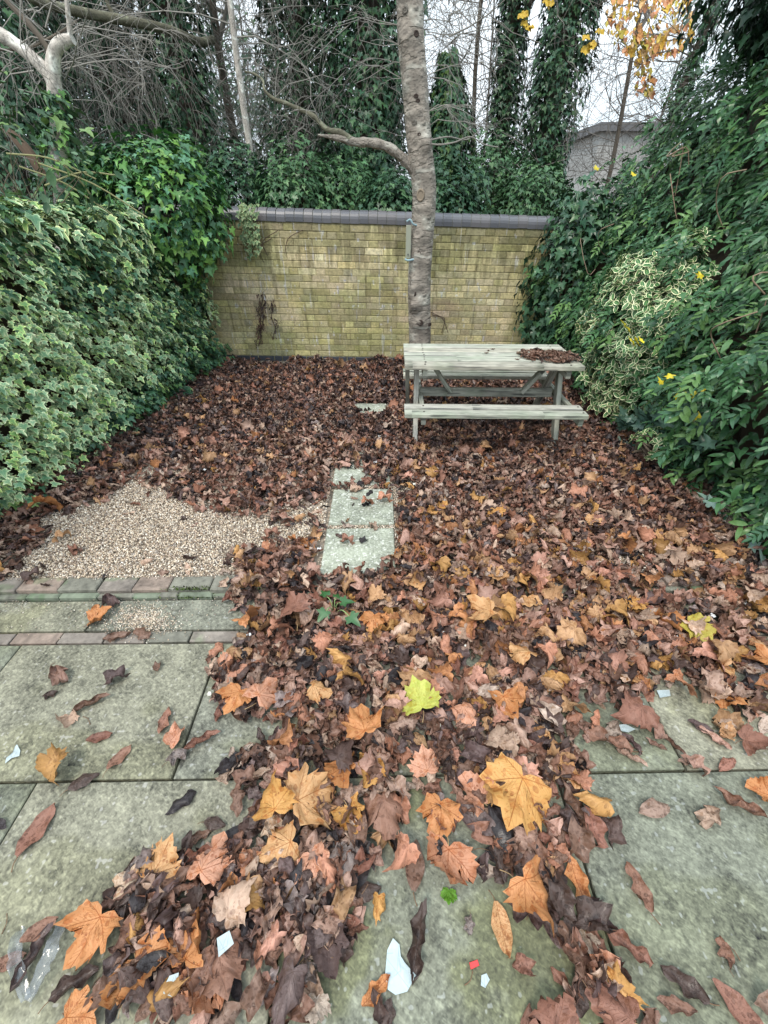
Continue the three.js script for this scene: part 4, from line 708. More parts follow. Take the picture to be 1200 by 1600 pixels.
// n leaves on parent; sample(r) gives [point, outward normal]; the nearest `singles` become parts of their own
function foliage(parent, o) {
  const r = rng(o.seed), all = [], X = V(), Y = V(), Zv = V(), T = V();
  for (let k = 0; k < o.n; k++) {
    const [p, n, tone = 1, ci] = o.sample(r);
    Y.copy(n).multiplyScalar(1).add(V(0, o.lift ?? 0.5, 0)).add(V((r() - 0.5), (r() - 0.5), (r() - 0.5)).multiplyScalar(o.jitter ?? 1.1)).normalize();
    T.set((r() - 0.5) * (o.swing ?? 1.2), -(o.droop ?? 1), (r() - 0.5) * (o.swing ?? 1.2)).addScaledVector(n, o.out ?? 0.3); T.addScaledVector(Y, -T.dot(Y)).normalize();
    Zv.copy(T).negate(); X.crossVectors(Y, Zv);
    const s = lerp(o.size[0], o.size[1], Math.pow(r(), 1.4)) * (o.scale ? o.scale(p) : 1), m = new THREE.Matrix4().makeBasis(X, Y, Zv).scale(V(s, s, s)).setPosition(p), f = proj(p);
    const idx = ci ?? Math.floor(r() * o.palette.length), vis = f[2] > 0.2 && f[0] > -20 && f[0] < 1220 && f[1] > -20 && f[1] < 1620;
    all.push({ m, idx, g: Math.floor(r() * o.geos.length), q: vis ? s / f[2] * (o.front ? o.front(p, n) : 1) : -1, t: rr(r, 0.78, 1.22) * tone });
  }
  all.sort((a, b) => b.q - a.q);
  const ns = Math.min(o.singles ?? 0, all.length);
  for (let k = 0; k < ns; k++) { const a = all[k], e = part(o.name ?? 'leaf', o.geos[a.g], fmat(o.map, o.palette[a.idx], o.rough ?? 0.45), parent); a.m.decompose(e.position, e.quaternion, e.scale); }
  o.geos.forEach((g, gi) => {
    const L = all.slice(ns).filter((a) => a.g === gi); if (!L.length) return;
    const im = new THREE.InstancedMesh(g, fmat(o.map, [1, 1, 1], o.rough ?? 0.45), L.length);
    L.forEach((a, i) => { im.setMatrixAt(i, a.m); const c = o.palette[a.idx]; im.setColorAt(i, lin(c[0] * a.t, c[1] * a.t, c[2] * a.t)); }); im.name = 'foliage'; im.userData.kind = 'stuff'; parent.add(sh(im));
  });
}
const roughBark0 = tex(128, 128, (u, v) => { const k = 0.4 + 1.0 * pf(u * 12, v * 12, 12, 4); return [0.10 * k, 0.085 * k, 0.06 * k]; });
const ivyG = [ivyGeo(51), ivyGeo(52, 0.4, -0.4), ivyGeo(53, 0.2, 0.1, 0.9)], ivyOne = [ivyGeo(54)];
const coreMat = mat({ map: roughBark0, rgb: [1.0, 0.9, 0.75], roughness: 1 }), stemMat = mat({ rgb: [0.12, 0.09, 0.06], roughness: 0.9 });
const sheet = (fn, nu, nv) => { const b = new MB(); for (let i = 0; i < nu; i++) for (let j = 0; j < nv; j++) b.quad(fn(i / nu, j / nv), fn((i + 1) / nu, j / nv), fn((i + 1) / nu, (j + 1) / nv), fn(i / nu, (j + 1) / nv)); return b.geo(); };
const pick = (arr, z) => { for (let k = 0; k < arr.length - 1; k++) if (z >= arr[k + 1][0]) return lerp(arr[k + 1][1], arr[k][1], clamp((z - arr[k + 1][0]) / (arr[k][0] - arr[k + 1][0]), 0, 1)); return arr[arr.length - 1][1]; };

// left: variegated ivy over the boundary fence
const LB = [[0, -2.42], [-1.99, -2.38], [-2.85, -2.33], [-3.84, -2.2], [-5.22, -2.1], [-5.8, -2.1]], LT = [[0, 1.72], [-3.4, 1.72], [-4.6, 1.62], [-5.8, 1.55]];
const leftX = (z, y) => pick(LB, z) - 0.02 - 0.10 * Math.pow(y / 1.7, 2) + 0.10 * (fbm(z * 1.6 + 3, y * 1.6, 3) - 0.5) + 0.20 * (fbm(z * 5 + 3, y * 5, 2) - 0.5) + 0.03 * Math.sin(y * 3);
{
  const h = thing('ivy_hedge', 'long ivy hedge with pale variegated leaves along the left side of the garden', 'hedge');
  const top = (z) => pick(LT, z) + 0.16 * (fbm(z * 2.2, 4, 3) - 0.5);
  part('stems', sheet((u, v) => { const z = -0.9 - u * 4.95, H = top(z) - 0.06; return v < 0.8 ? V(leftX(z, v / 0.8 * H) - 0.34, v / 0.8 * (H - 0.2), z) : V(leftX(z, H) - 0.34 - (v - 0.8) * 4, H - 0.2, z); }, 60, 24), coreMat, h);
  const smp = (zone) => (r) => {
    const z = -0.95 - Math.pow(r(), 0.9) * 4.9, H = top(z); let in_ = r() < 0.22 ? rr(r, 0.16, 0.30) : Math.pow(r(), 1.8) * 0.22;
    if (r() < 0.16) { const d = r() * 0.6; return [V(leftX(z, H) - d, H + 0.03 + 0.08 * fbm(z * 4, d * 4, 2) - in_ * 0.5, z), V(0.3, 1, 0.05), 1, undefined]; }
    const y = r() * H * 1.02; in_ += 0.17 * sstep(0.42, 0.62, fbm(z * 9, y * 9, 2)); return [V(leftX(z, y) - in_ + 0.06, Math.max(0.02, y), z), V(1, 0.15, 0.25), 1, undefined];
  };
  const vz = (p) => 0.75 * fbm(p.z * 1.3 + 7, p.y * 1.5, 3) + 0.30 * sstep(-4.6, -2.5, p.z);
  const split = (want) => (r) => { for (;;) { const a = smp()(r); if ((vz(a[0]) + (r() - 0.5) * 0.25 > 0.50) === want) return a; } };
  foliage(h, { seed: 61, n: 13500, sample: split(true), scale: (p) => 0.72 + 0.5 * sstep(1.1, 1.7, p.y), geos: ivyG, map: ivyVarieg, palette: [[0.86, 0.93, 0.76], [0.60, 0.72, 0.56], [1.0, 1.0, 0.84], [0.84, 0.97, 0.50], [0.42, 0.56, 0.46], [0.96, 1.0, 0.66]], size: [0.028, 0.098], singles: 220, rough: 0.38, lift: 1.0, jitter: 1.15 });
  foliage(h, { seed: 62, n: 8600, sample: split(false), scale: () => 0.85, geos: ivyG, map: ivyGreen, palette: [[0.055, 0.13, 0.075], [0.07, 0.16, 0.095], [0.045, 0.105, 0.07], [0.11, 0.2, 0.08]], size: [0.036, 0.085], singles: 80, rough: 0.36, lift: 1.0, jitter: 1.1 });
  const b = new MB(), r = rng(63); for (let k = 0; k < 26; k++) { const z = -1.6 - r() * 3.6, p = V(leftX(z, 0.05) + 0.02, 0.02 + r() * 0.05, z); b.tube(smooth([p, p.clone().add(V(rr(r, 0.05, 0.2), rr(r, 0.02, 0.1), rr(r, -0.1, 0.2))), p.clone().add(V(rr(r, 0.15, 0.4), rr(r, -0.0, 0.03), rr(r, -0.2, 0.35)))], 6), 0.0022, 4); } part('trailing_stem', b.geo(), stemMat, h);
}
// ellipsoid-like mass of leaves
function mass(h, o) {
  const c = o.c, R = o.r, sd = o.seed, lump = (d) => 0.62 + 0.76 * fbm(d.x * 2.6 + sd, d.y * 2.6 + d.z * 2.1 + sd, 3);
  foliage(h, { ...o, sample: (r) => { const d = V(r() * 2 - 1, rr(r, o.low ?? -0.6, 1), r() * 2 - 1).normalize(), k = lump(d) * (1 - Math.pow(r(), 1.5) * 0.35); return [V(c.x + d.x * R.x * k, Math.max(o.floor ?? 0.03, c.y + d.y * R.y * k), c.z + d.z * R.z * k), d.clone().divide(R).normalize(), 1]; } });
  const b = new MB(), r = rng(sd + 1); for (let k = 0; k < 22; k++) { const d = V(r() * 2 - 1, rr(r, -0.2, 1), r() * 2 - 1).normalize(), e = V(c.x + d.x * R.x * 0.7, c.y + d.y * R.y * 0.7, c.z + d.z * R.z * 0.7), s = V(c.x + (r() - 0.5) * 0.2, Math.max(0, c.y - R.y), c.z + (r() - 0.5) * 0.2); b.tube(smooth([s, s.clone().lerp(e, 0.5).add(V((r() - 0.5) * 0.2, 0.05, (r() - 0.5) * 0.2)), e], 5), [0.012, 0.011, 0.009, 0.008, 0.006, 0.004].map((q) => q * (o.stem ?? 1)), 4); }
  part('stems', b.geo(), stemMat, h);
}
const DARKIVY = [[0.048, 0.10, 0.06], [0.062, 0.135, 0.075], [0.036, 0.078, 0.048], [0.085, 0.16, 0.08], [0.052, 0.115, 0.08]], BRIGHT = [[0.12, 0.26, 0.08], [0.09, 0.21, 0.085], [0.20, 0.36, 0.10], [0.11, 0.24, 0.16], [0.05, 0.13, 0.065]];
{
  const h = thing('ivy_bush', 'bright green ivy bush growing over the left end of the brick wall', 'bush');
  mass(h, { seed: 71, c: V(-2.3, 1.68, -5.35), r: V(0.70, 0.66, 0.55), n: 4200, geos: ivyG, map: ivyGreen, palette: BRIGHT, size: [0.045, 0.105], singles: 140, low: -0.8, rough: 0.36, lift: 0.9, jitter: 1.5 });
  const h2 = thing('ivy_bush', 'dark ivy hanging down the wall corner below the bright green ivy bush', 'bush');
  mass(h2, { seed: 72, c: V(-2.5, 1.0, -5.6), r: V(0.45, 0.75, 0.3), n: 1300, geos: ivyG, map: ivyGreen, palette: DARKIVY, size: [0.05, 0.09], singles: 60, low: -1, rough: 0.36 });
  const h3 = thing('trailing_ivy', 'pale variegated ivy trailing over the left end of the blue coping', 'ivy');
  const r = rng(74), b = new MB(), pts = []; for (let k = 0; k < 12; k++) { const p0 = onWall(rr(r, 375, 402), 324, 0.03), q = []; for (let j = 0; j < 6; j++) q.push(p0.clone().add(V((r() - 0.5) * 0.05, -j * rr(r, 0.06, 0.10), 0.02 + r() * 0.05))); b.tube(q, 0.003, 4); pts.push(...q); }
  part('stems', b.geo(), stemMat, h3);
  foliage(h3, { seed: 75, n: 190, sample: (r) => { const p = pts[Math.floor(r() * pts.length)]; return [p.clone().add(V((r() - 0.5) * 0.06, (r() - 0.5) * 0.06, r() * 0.04)), V(0, 0.2, 1)]; }, geos: ivyG, map: ivyVarieg, palette: [[0.5, 0.55, 0.4], [0.35, 0.42, 0.3], [0.6, 0.62, 0.45]], size: [0.035, 0.06], singles: 40 });
}
// right: mixed evergreen hedge
const RB = [[0, 2.46], [-1.86, 2.36], [-2.5, 2.3], [-3.35, 2.36], [-4.69, 2.36], [-5.8, 2.2]], RT = [[0, 2.75], [-3, 2.85], [-4.5, 2.9], [-5.2, 2.72], [-5.8, 1.85]];
const rightX = (z, y) => pick(RB, z) - 0.20 * Math.sin(Math.PI * clamp(y / 1.7, 0, 1)) + 0.42 * Math.pow(Math.max(0, y - 1.0) / 1.5, 1.5) + 0.30 * (fbm(z * 1.5 + 13, y * 1.6, 3) - 0.5) + 0.26 * (fbm(z * 4 + 1, y * 4, 2) - 0.5);
const LANCE = [[0.06, 0.135, 0.062], [0.085, 0.18, 0.085], [0.036, 0.085, 0.045], [0.14, 0.23, 0.09], [0.08, 0.165, 0.105], [0.045, 0.105, 0.042]];
{
  const h = thing('mixed_hedge', 'tall dark evergreen hedge of drooping narrow leaves along the right side', 'hedge');
  const top = (z) => pick(RT, z) + 0.22 * (fbm(z * 2.2 + 9, 4, 3) - 0.5);
  part('stems', sheet((u, v) => { const z = -0.9 - u * 4.95, H = top(z) - 0.08; return v < 0.8 ? V(rightX(z, v / 0.8 * H) + 0.40, v / 0.8 * (H - 0.2), z) : V(rightX(z, H) + 0.4 + (v - 0.8) * 5, H - 0.2, z); }, 60, 30), coreMat, h);
  const smp = (r) => { const z = -0.95 - Math.pow(r(), 0.95) * 4.9, H = top(z); let in_ = r() < 0.25 ? rr(r, 0.2, 0.36) : Math.pow(r(), 1.6) * 0.25; if (r() < 0.14) { const d = r() * 0.9; return [V(rightX(z, H) + d, H + 0.05 - in_ * 0.4, z), V(-0.3, 1, 0.05)]; } const y = r() * H * 1.02; in_ += 0.20 * sstep(0.42, 0.62, fbm(z * 6, y * 6, 2)); return [V(rightX(z, y) + in_ - 0.05, Math.max(0.03, y), z), V(-1, 0.2, 0.3)]; };
  foliage(h, { seed: 81, n: 3000, sample: smp, geos: [pinnate, pinnateB, pinnateC], map: lanceTex, palette: LANCE, size: [0.13, 0.24], singles: 200, name: 'leaf_spray', rough: 0.32, lift: 1.0, jitter: 1.3, droop: 0.8, out: 0.7, swing: 1.5 });
  foliage(h, { seed: 83, n: 8000, sample: smp, geos: lance, map: lanceTex, palette: [...LANCE, [0.15, 0.26, 0.13], [0.17, 0.27, 0.18]], size: [0.06, 0.12], singles: 90, rough: 0.32, lift: 1.0, jitter: 1.5, droop: 0.9, out: 0.5, swing: 1.5 });
  const X = (px, py, x) => { const d = ray(px, py), t = x / d.x; return V(x, EYE + d.y * t, d.z * t); };
  const r = rng(82), ym = fmat(mTexY, [0.62, 0.55, 0.06], 0.5), dk = fmat(ivyGreen, [0.075, 0.13, 0.11], 0.35), pale = fmat(ivyGreen, [0.26, 0.36, 0.36], 0.4);
  const stick = (name, px, py, x, s, m, g) => { const p = part(name, g ?? ivyG[Math.floor(r() * 3)], m, h); p.position.copy(X(px, py, x)); p.rotation.set(rr(r, 0.5, 1.1), rr(r, -0.5, 0.9), rr(r, -0.4, 0.4), 'YXZ'); p.scale.setScalar(s); return p; };
  for (const [px, py, x] of [[1058, 622, 2.02], [1068, 616, 2.02], [1084, 620, 2.05], [1092, 612, 2.05], [1088, 655, 2.05], [1084, 662, 2.05], [1030, 600, 1.95], [1046, 592, 2.0], [930, 266, 2.0], [990, 275, 2.1], [1090, 1e3 / 2.3, 2.1]]) stick('yellow_leaf', px, py, x, 0.058, ym).userData.label = 'yellow leaf';
  for (let k = 0; k < 60; k++) stick('ivy_leaf', rr(r, 960, 1110) , rr(r, 630, 700) + r() * 10, 2.08 + r() * 0.08, rr(r, 0.07, 0.11), dk);
  for (const [px, py, x] of [[1108, 792, 2.16], [1100, 786, 2.18], [1180, 858, 2.2], [1168, 868, 2.2], [1085, 800, 2.2], [1120, 800, 2.2], [1190, 880, 2.2], [1175, 890, 2.2]]) stick('ivy_leaf', px, py, x, 0.10, pale);
  const b = new MB(); for (let k = 0; k < 14; k++) { const z = -1.8 - r() * 3.4, y = rr(r, 1.2, 2.4), p = V(rightX(z, y) - 0.05, y, z), a = r() * 6; b.tube(smooth([p, p.clone().add(V(-0.1, rr(r, -0.1, 0.1), Math.cos(a) * 0.12)), p.clone().add(V(-0.06 + r() * 0.1, rr(r, -0.3, 0.1), Math.cos(a) * 0.25)), p.clone().add(V(0.1, rr(r, -0.4, 0.1), Math.cos(a) * 0.2))], 8), 0.004, 4); } part('stem', b.geo(), mat({ rgb: [0.28, 0.2, 0.14] }), h);
}
{
  const e = thing('euonymus_bush', 'variegated bush with cream edged oval leaves at the right behind the picnic table', 'bush');
  mass(e, { seed: 91, c: V(2.45, 0.66, -3.95), r: V(0.44, 0.76, 0.66), n: 1350, geos: [rosette], map: euTex, palette: [[0.95, 0.98, 0.88], [0.85, 0.9, 0.8], [1.0, 1.0, 0.86], [0.7, 0.8, 0.7]], size: [0.08, 0.125], singles: 240, name: 'leaf_cluster', low: -0.95, rough: 0.4, droop: -0.6, lift: 0.3, out: 0.6, jitter: 1.1 });
  const r = rng(92); for (let k = 0; k < 9; k++) { const p = part('yellow_leaf', ovalVar[0], fmat(mTexY, [0.7, 0.64, 0.06], 0.5), e); const q = k < 4 ? [973 + k * 3, 505 + k * 4] : [985 + (k - 4) * 4, 532 + (k % 2) * 6]; const d = ray(...q), t = 1.94 / d.x; p.position.set(1.94, EYE + d.y * t, d.z * t); p.rotation.set(rr(r, 0.4, 0.9), r() * 2, 0, 'YXZ'); p.scale.setScalar(0.07); }
  const p = thing('euonymus_sprig', 'small sprig of cream edged leaves poking out low from the right hedge', 'plant'); const c = G(1090, 705, 0.35), q = rng(93); c.set(2.02, 0.26, -2.75);
  mass(p, { seed: 94, c: V(2.1, 0.26, -2.78), r: V(0.16, 0.10, 0.14), n: 16, geos: [rosette], map: euTex, palette: [[0.85, 0.85, 0.72]], size: [0.07, 0.095], singles: 16, name: 'leaf_cluster', droop: -0.4, lift: 0.4, floor: 0.1 });
  const v = thing('ivy_bush', 'dark ivy covering the right end of the brick wall beside the hedge', 'bush');
  mass(v, { seed: 96, c: V(2.32, 1.02, -5.38), r: V(0.58, 1.0, 0.42), n: 2100, geos: ivyG, map: ivyGreen, palette: DARKIVY, size: [0.05, 0.11], singles: 90, low: -1, rough: 0.34 });
}

// ───────────────────────── trees ─────────────────────────
const barkTex = tex(256, 512, (u, v) => { const wv = pf(u * 4, v * 4, 4, 3) * 0.25, a = 0.6 * pf(u * 12, v * 16, 48, 4) + 0.4 * pf(u * 6, (v + wv) * 30, 30, 3), b = pf(u * 3, v * 4, 12, 4), s = sstep(0.66, 0.76, pf(u * 9, (v + wv) * 36, 36, 2)) * sstep(0.4, 0.6, pf(u * 4, v * 5, 20, 2)), l = sstep(0.42, 0.66, pf(u * 5 + 7, v * 7, 35, 4)); const sp = sstep(0.6, 0.7, pf(u * 30, v * 60, 180, 2)) * 0.35, k = (0.42 + 0.9 * a + 0.3 * (b - 0.5)) * (1 - sp); return [lerp(lerp(0.20, 0.30, l) * k, 0.07, s * 0.6), lerp(lerp(0.175, 0.285, l) * k, 0.055, s * 0.6), lerp(lerp(0.15, 0.25, l) * k, 0.045, s * 0.6)]; });
barkTex.repeat.set(1, 1.5);
const barkBump = tex(256, 512, (u, v) => 0.7 * pf(u * 12, v * 16, 48, 5) + 0.3 * (1 - sstep(0.6, 0.72, pf(u * 9, v * 30, 36, 2))), false); barkBump.repeat.set(1, 1.5);
const roughBark = tex(256, 256, (u, v) => { const a = pf(u * 12, v * 3, 12, 4), k = 0.4 + 1.0 * a; return [0.13 * k, 0.105 * k, 0.08 * k]; });
const bark = mat({ map: barkTex, rgb: [1.6, 1.58, 1.55], bumpMap: barkBump, bumpScale: 0.022, roughness: 0.85 }), barkDark = mat({ map: roughBark, bumpMap: roughBark, bumpScale: 0.01 }), barkPale = mat({ map: barkTex, rgb: [2.9, 3.0, 3.1], bumpMap: barkBump, bumpScale: 0.004 }), barkGreen = mat({ map: barkTex, rgb: [0.75, 0.8, 0.62], bumpMap: barkBump, bumpScale: 0.006 });
const twigMats = [[0.185, 0.165, 0.145], [0.23, 0.215, 0.19], [0.13, 0.115, 0.10]].map((rgb) => mat({ rgb, roughness: 0.9 }));
function twig(b, p, d, len, rad, depth, r, droop) {
  const pts = [p.clone()], n = 4, dir = d.clone(); let q = p.clone();
  for (let k = 0; k < n; k++) { dir.add(V((r() - 0.5) * 0.95, (r() - 0.5) * 0.7 - droop, (r() - 0.5) * 0.95)).normalize(); q = q.clone().addScaledVector(dir, len / n); pts.push(q); }
  b.tube(pts, [rad, rad * 0.85, rad * 0.7, rad * 0.55, rad * 0.4], rad > 0.012 ? 5 : 3);
  if (depth) { const c = 2 + Math.floor(r() * 3); for (let k = 0; k < c; k++) { const t = 1 + Math.floor(r() * n); twig(b, pts[t], dir.clone().add(V((r() - 0.5) * 2, (r() - 0.4) * 1.4, (r() - 0.5) * 2)).normalize(), len * rr(r, 0.4, 0.7), rad * 0.6, depth - 1, r, droop); } }
}
const horiz = (px, D) => Z(px, 337, -D).x;
// the bare tree inside the garden
{
  const t = thing('bare_tree', 'slim bare tree with knotty grey brown trunk standing in front of the brick wall', 'tree');
  const z0 = -4.95, path = [[652, 604], [655, 570], [656, 520], [655, 470], [656, 420], [660, 360], [663, 300], [657, 240], [653, 200], [648, 130], [642, 60], [640, 0], [636, -70], [630, -160]].map(([x, y]) => Z(x, y, z0));
  path[0].y = -0.02; const up = path[path.length - 1]; path.push(up.clone().add(V(-0.1, 0.8, 0.05)), up.clone().add(V(-0.16, 1.8, 0.02)), up.clone().add(V(-0.1, 2.8, -0.1)));
  const C = smooth(path, 110), knots = [[650, 408, -1, 0.018], [648, 440, -0.5, 0.03], [646, 458, -0.6, 0.04], [650, 476, -0.35, 0.045], [655, 503, 0.1, 0.03], [654, 372, -0.2, 0.022], [674, 410, 1, 0.02], [672, 505, 1, 0.016], [668, 222, 0.9, 0.02], [634, 125, -0.7, 0.02], [632, 58, -0.6, 0.02], [668, 330, 0.95, 0.012]].map(([x, y, s, a]) => ({ p: Z(x, y, z0 + 0.11), a }));
  const b = new MB(), S = 28;
  const radAt = (y) => y < 0.25 ? lerp(0.16, 0.128, y / 0.25) : lerp(0.126, 0.105, clamp((y - 0.25) / 3, 0, 1)) * lerp(1, 0.55, clamp((y - 3.4) / 2.6, 0, 1));
  b.tube(C, (tt, an, k) => { const y = C[k].y; return radAt(y) * (1 + 0.05 * (fbm(an * 1.4 + 3, y * 3, 3) - 0.5) + 0.035 * (pf(an * 8 / 6.2832, y * 9, 8, 3) - 0.5)); }, S, false, 1);
  for (const kn of knots) for (let i = 0; i < b.p.length; i += 3) { const dx = b.p[i] - kn.p.x, dy = b.p[i + 1] - kn.p.y, dz = b.p[i + 2] - kn.p.z, d2 = dx * dx + dy * dy + dz * dz; if (d2 < 0.03) { const w = kn.a * Math.exp(-d2 / (2 * 0.036 * 0.036)) * 1.7 * (0.8 + 0.5 * vn(dx * 60 + 9, dy * 60 + 9)); b.p[i] += b.n[i] * w; b.p[i + 1] += b.n[i + 1] * w; b.p[i + 2] += b.n[i + 2] * w; } }
  part('trunk', b.geo(true), bark, t);
  const r = rng(111), darkKnot = mat({ rgb: [0.045, 0.03, 0.024] });
  const axisAt = (y) => { let k = 0; while (k < C.length - 1 && C[k + 1].y < y) k++; return C[k]; };
  for (const [px, py, s] of [[645, 441, 0.022], [646, 458, 0.03], [649, 478, 0.034], [656, 503, 0.026], [671, 507, 0.016], [645, 408, 0.018], [654, 372, 0.015], [655, 395, 0.012], [647, 191, 0.018], [632, 14, 0.018], [650, 150, 0.014], [653, 157, 0.013], [655, 210, 0.012], [632, 125, 0.016], [651, 52, 0.016], [671, 222, 0.02]]) {
    const q = Z(px, py, z0 + 0.11), ax = axisAt(q.y), d = q.clone().sub(ax).setY(0).normalize(), rad = radAt(q.y) + (py > 430 && py < 510 ? 0.03 : 0.0);
    const g = new THREE.TorusGeometry(s, s * 0.5, 6, 14), k = part('knot', mergeGeometries([g.toNonIndexed(), new THREE.SphereGeometry(s * 0.8, 8, 6).scale(1, 1, 0.4).toNonIndexed()]), r() < 0.7 ? darkKnot : bark, t); k.position.copy(ax).setY(q.y).addScaledVector(d, rad); k.lookAt(k.position.clone().add(d)); k.scale.set(1, rr(r, 0.7, 1), 0.8);
  }
  { const q = Z(657, 305, z0 + 0.11), ax = axisAt(q.y), d = q.clone().sub(ax).setY(0).normalize(), k = part('branch_scar', mergeGeometries([new THREE.TorusGeometry(0.032, 0.009, 6, 18).toNonIndexed(), new THREE.CylinderGeometry(0.028, 0.028, 0.006, 16).rotateX(HP).toNonIndexed()]), mat({ rgb: [0.24, 0.19, 0.14] }), t); k.position.copy(ax).setY(q.y).addScaledVector(d, radAt(q.y) + 0.002); k.lookAt(k.position.clone().add(d)); k.scale.set(1, 1.25, 1); }
  const limb = (list, rads, m, sides = 8, n = 24) => { const P = smooth(list.map(([x, y, z]) => Z(x, y, z)), n), q = new MB(); q.tube(P, P.map((_, k) => { const f = k / n * (rads.length - 1), a = Math.floor(Math.min(f, rads.length - 1.001)); return lerp(rads[a], rads[a + 1], f - a) * (1 + 0.12 * Math.sin(k * 1.9)); }), sides, true); return part('branch', q.geo(), m, t); };
  limb([[648, 268, -4.95], [634, 252, -4.93], [608, 231, -4.9], [580, 223, -4.9], [555, 222, -4.95], [530, 216, -4.98], [497, 211, -5.0]], [0.05, 0.042, 0.038, 0.036, 0.034, 0.026, 0.008], bark);
  limb([[548, 218, -4.95], [535, 208, -4.98], [510, 202, -5.0], [492, 183, -5.05], [468, 171, -5.1], [446, 161, -5.15], [424, 152, -5.2], [413, 140, -5.2], [411, 126, -5.25], [398, 116, -5.3], [383, 112, -5.3]], [0.024, 0.022, 0.02, 0.017, 0.014, 0.011, 0.009, 0.007], barkGreen, 7, 34);
  limb([[668, 225, -4.9], [690, 226, -4.85], [712, 222, -4.8], [735, 214, -4.8], [757, 226, -4.8], [778, 230, -4.8]], [0.008, 0.007, 0.006, 0.005, 0.004], twigMats[1], 5);
  limb([[668, 220, -4.9], [700, 214, -4.95], [730, 218, -5], [748, 205, -5]], [0.008, 0.006, 0.005, 0.004], twigMats[1], 5);
  const tw = new MB();
  for (const [px, py, s] of [[640, 100, -1], [637, 80, -1], [640, 130, -1], [664, 120, 1], [668, 175, 1], [667, 200, 1], [648, 35, 1], [625, 40, -1], [500, 190, -0.3], [430, 152, 0]]) for (let k = 0; k < 2; k++) twig(tw, Z(px, py, z0), V(s + (r() - 0.5), 0.3 + r() * 0.4 - (s ? 0 : 0.2), (r() - 0.5) * 1.4).normalize(), rr(r, 0.3, 0.7), 0.0045, 2, r, 0.16);
  part('twigs', tw.geo(), twigMats[1], t);
  const cr = new MB(); for (let k = 0; k < 14; k++) { const p = C[C.length - 2 - Math.floor(r() * 26)]; twig(cr, p, V((r() - 0.5) * 2, 0.7, (r() - 0.5) * 2).normalize(), rr(r, 1.2, 2.4), 0.03, 3, r, 0.04); } part('crown', cr.geo(), twigMats[0], t);
}
// ivy-clad trees beyond the wall
function ivyTree(o) {
  const x = horiz(o.px, o.D), t = thing(o.name ?? 'ivy_clad_tree', o.label, 'tree', o.group ?? (o.name ? 'bare trees beyond the wall' : 'ivy-clad trees beyond the wall')), r = rng(o.seed), b = new MB(), h = o.h ?? 8, lean = o.lean ?? [0, 0];
  const at = (y) => V(x + lean[0] * y + 0.1 * Math.sin(y * 0.9 + o.seed), y, -o.D + lean[1] * y + 0.08 * Math.cos(y * 0.8 + o.seed));
  const P = []; for (let k = 0; k <= 12; k++) P.push(at(h * k / 12));
  b.tube(P, P.map((_, k) => lerp(o.r, o.r * 0.45, k / 12)), 10, true); part('trunk', b.geo(), o.bark ?? barkDark, t);
  if (o.n) foliage(t, { seed: o.seed + 1, n: Math.round(o.n * 2.5), geos: ivyOne, map: ivyGreen, palette: o.palette ?? DARKIVY, size: o.size ?? [0.045, 0.095], rough: 0.38, lift: 0.55, jitter: 1.0, droop: 1.1, sample: (q) => {
    const y = rr(q, o.y0 ?? 1.0, o.top ?? 6), a = q() * 6.283, end = sstep(0, 0.8, (o.top ?? 6) - y), w = (o.ir ?? 0.4) * (0.45 + 1.05 * fbm(Math.cos(a) * 1.3 + o.seed * 3, y * 1.1 + Math.sin(a) * 1.3, 3)) * (0.35 + 0.65 * end) * (1 - Math.pow(q(), 1.4) * 0.5), c = at(y);
    return [V(c.x + Math.cos(a) * w, y - q() * 0.1, c.z + Math.sin(a) * w), V(Math.cos(a), 0.1, Math.sin(a))];
  } });
  const tw = new MB(); for (let k = 0; k < 1.7 * (o.twigs ?? 0); k++) { const y = rr(r, o.t0 ?? 2, o.t1 ?? 6), a = r() * 6.283; twig(tw, at(y), V(Math.cos(a), o.rise ?? 0.45, Math.sin(a)).normalize(), rr(r, 0.9, o.reach ?? 2.2), rr(r, 0.006, 0.012), 3, r, o.droop ?? 0.13); }
  if (o.twigs) part('twigs', tw.geo(), twigMats[o.tm ?? 0], t);
  const lb = new MB(); for (let k = 0; k < (o.limbs ?? 4); k++) { const y = rr(r, 4, h * 0.95), a = r() * 6.283; twig(lb, at(y), V(Math.cos(a), 0.9, Math.sin(a)).normalize(), rr(r, 1.6, 3), 0.05, 3, r, 0.0); } part('crown', lb.geo(), twigMats[o.tm ?? 0], t);
  return t;
}
ivyTree({ seed: 201, px: 30, D: 6.8, r: 0.25, ir: 0.95, n: 6500, top: 5.6, twigs: 26, tm: 1, label: 'broad ivy-clad tree behind the pale forked tree at far left' });
ivyTree({ seed: 202, px: 235, D: 9.2, r: 0.2, ir: 0.82, n: 3600, top: 5.2, twigs: 60, t1: 5.5, reach: 2.6, droop: 0.3, tm: 0, label: 'dark ivy-clad tree behind a curtain of bare hanging twigs, left of the wall' });
const t3 = ivyTree({ seed: 203, px: 338, D: 8.6, r: 0.2, ir: 0.5, n: 2400, top: 5.6, twigs: 46, reach: 2.2, droop: 0.26, tm: 1, label: 'ivy-clad tree whose long bare limb reaches over the left hedge' });
{
  const lb = (list, rads, m, par) => { const P = smooth(list.map(([x, y, z]) => Z(x, y, z)), 22), q = new MB(); q.tube(P, P.map((_, k) => lerp(rads[0], rads[1], k / 22)), 8, true); part('branch', q.geo(), m, par); };
  lb([[332, 62, -8.6], [312, 66, -8.2], [265, 47, -7.6], [200, 33, -7.2], [130, 20, -6.9], [60, 2, -6.5], [0, -30, -6.3]], [0.048, 0.042], barkGreen, t3);
  lb([[182, 30, -7.2], [168, 5, -7.2], [160, -30, -7.2]], [0.022, 0.018], barkGreen, t3);
}
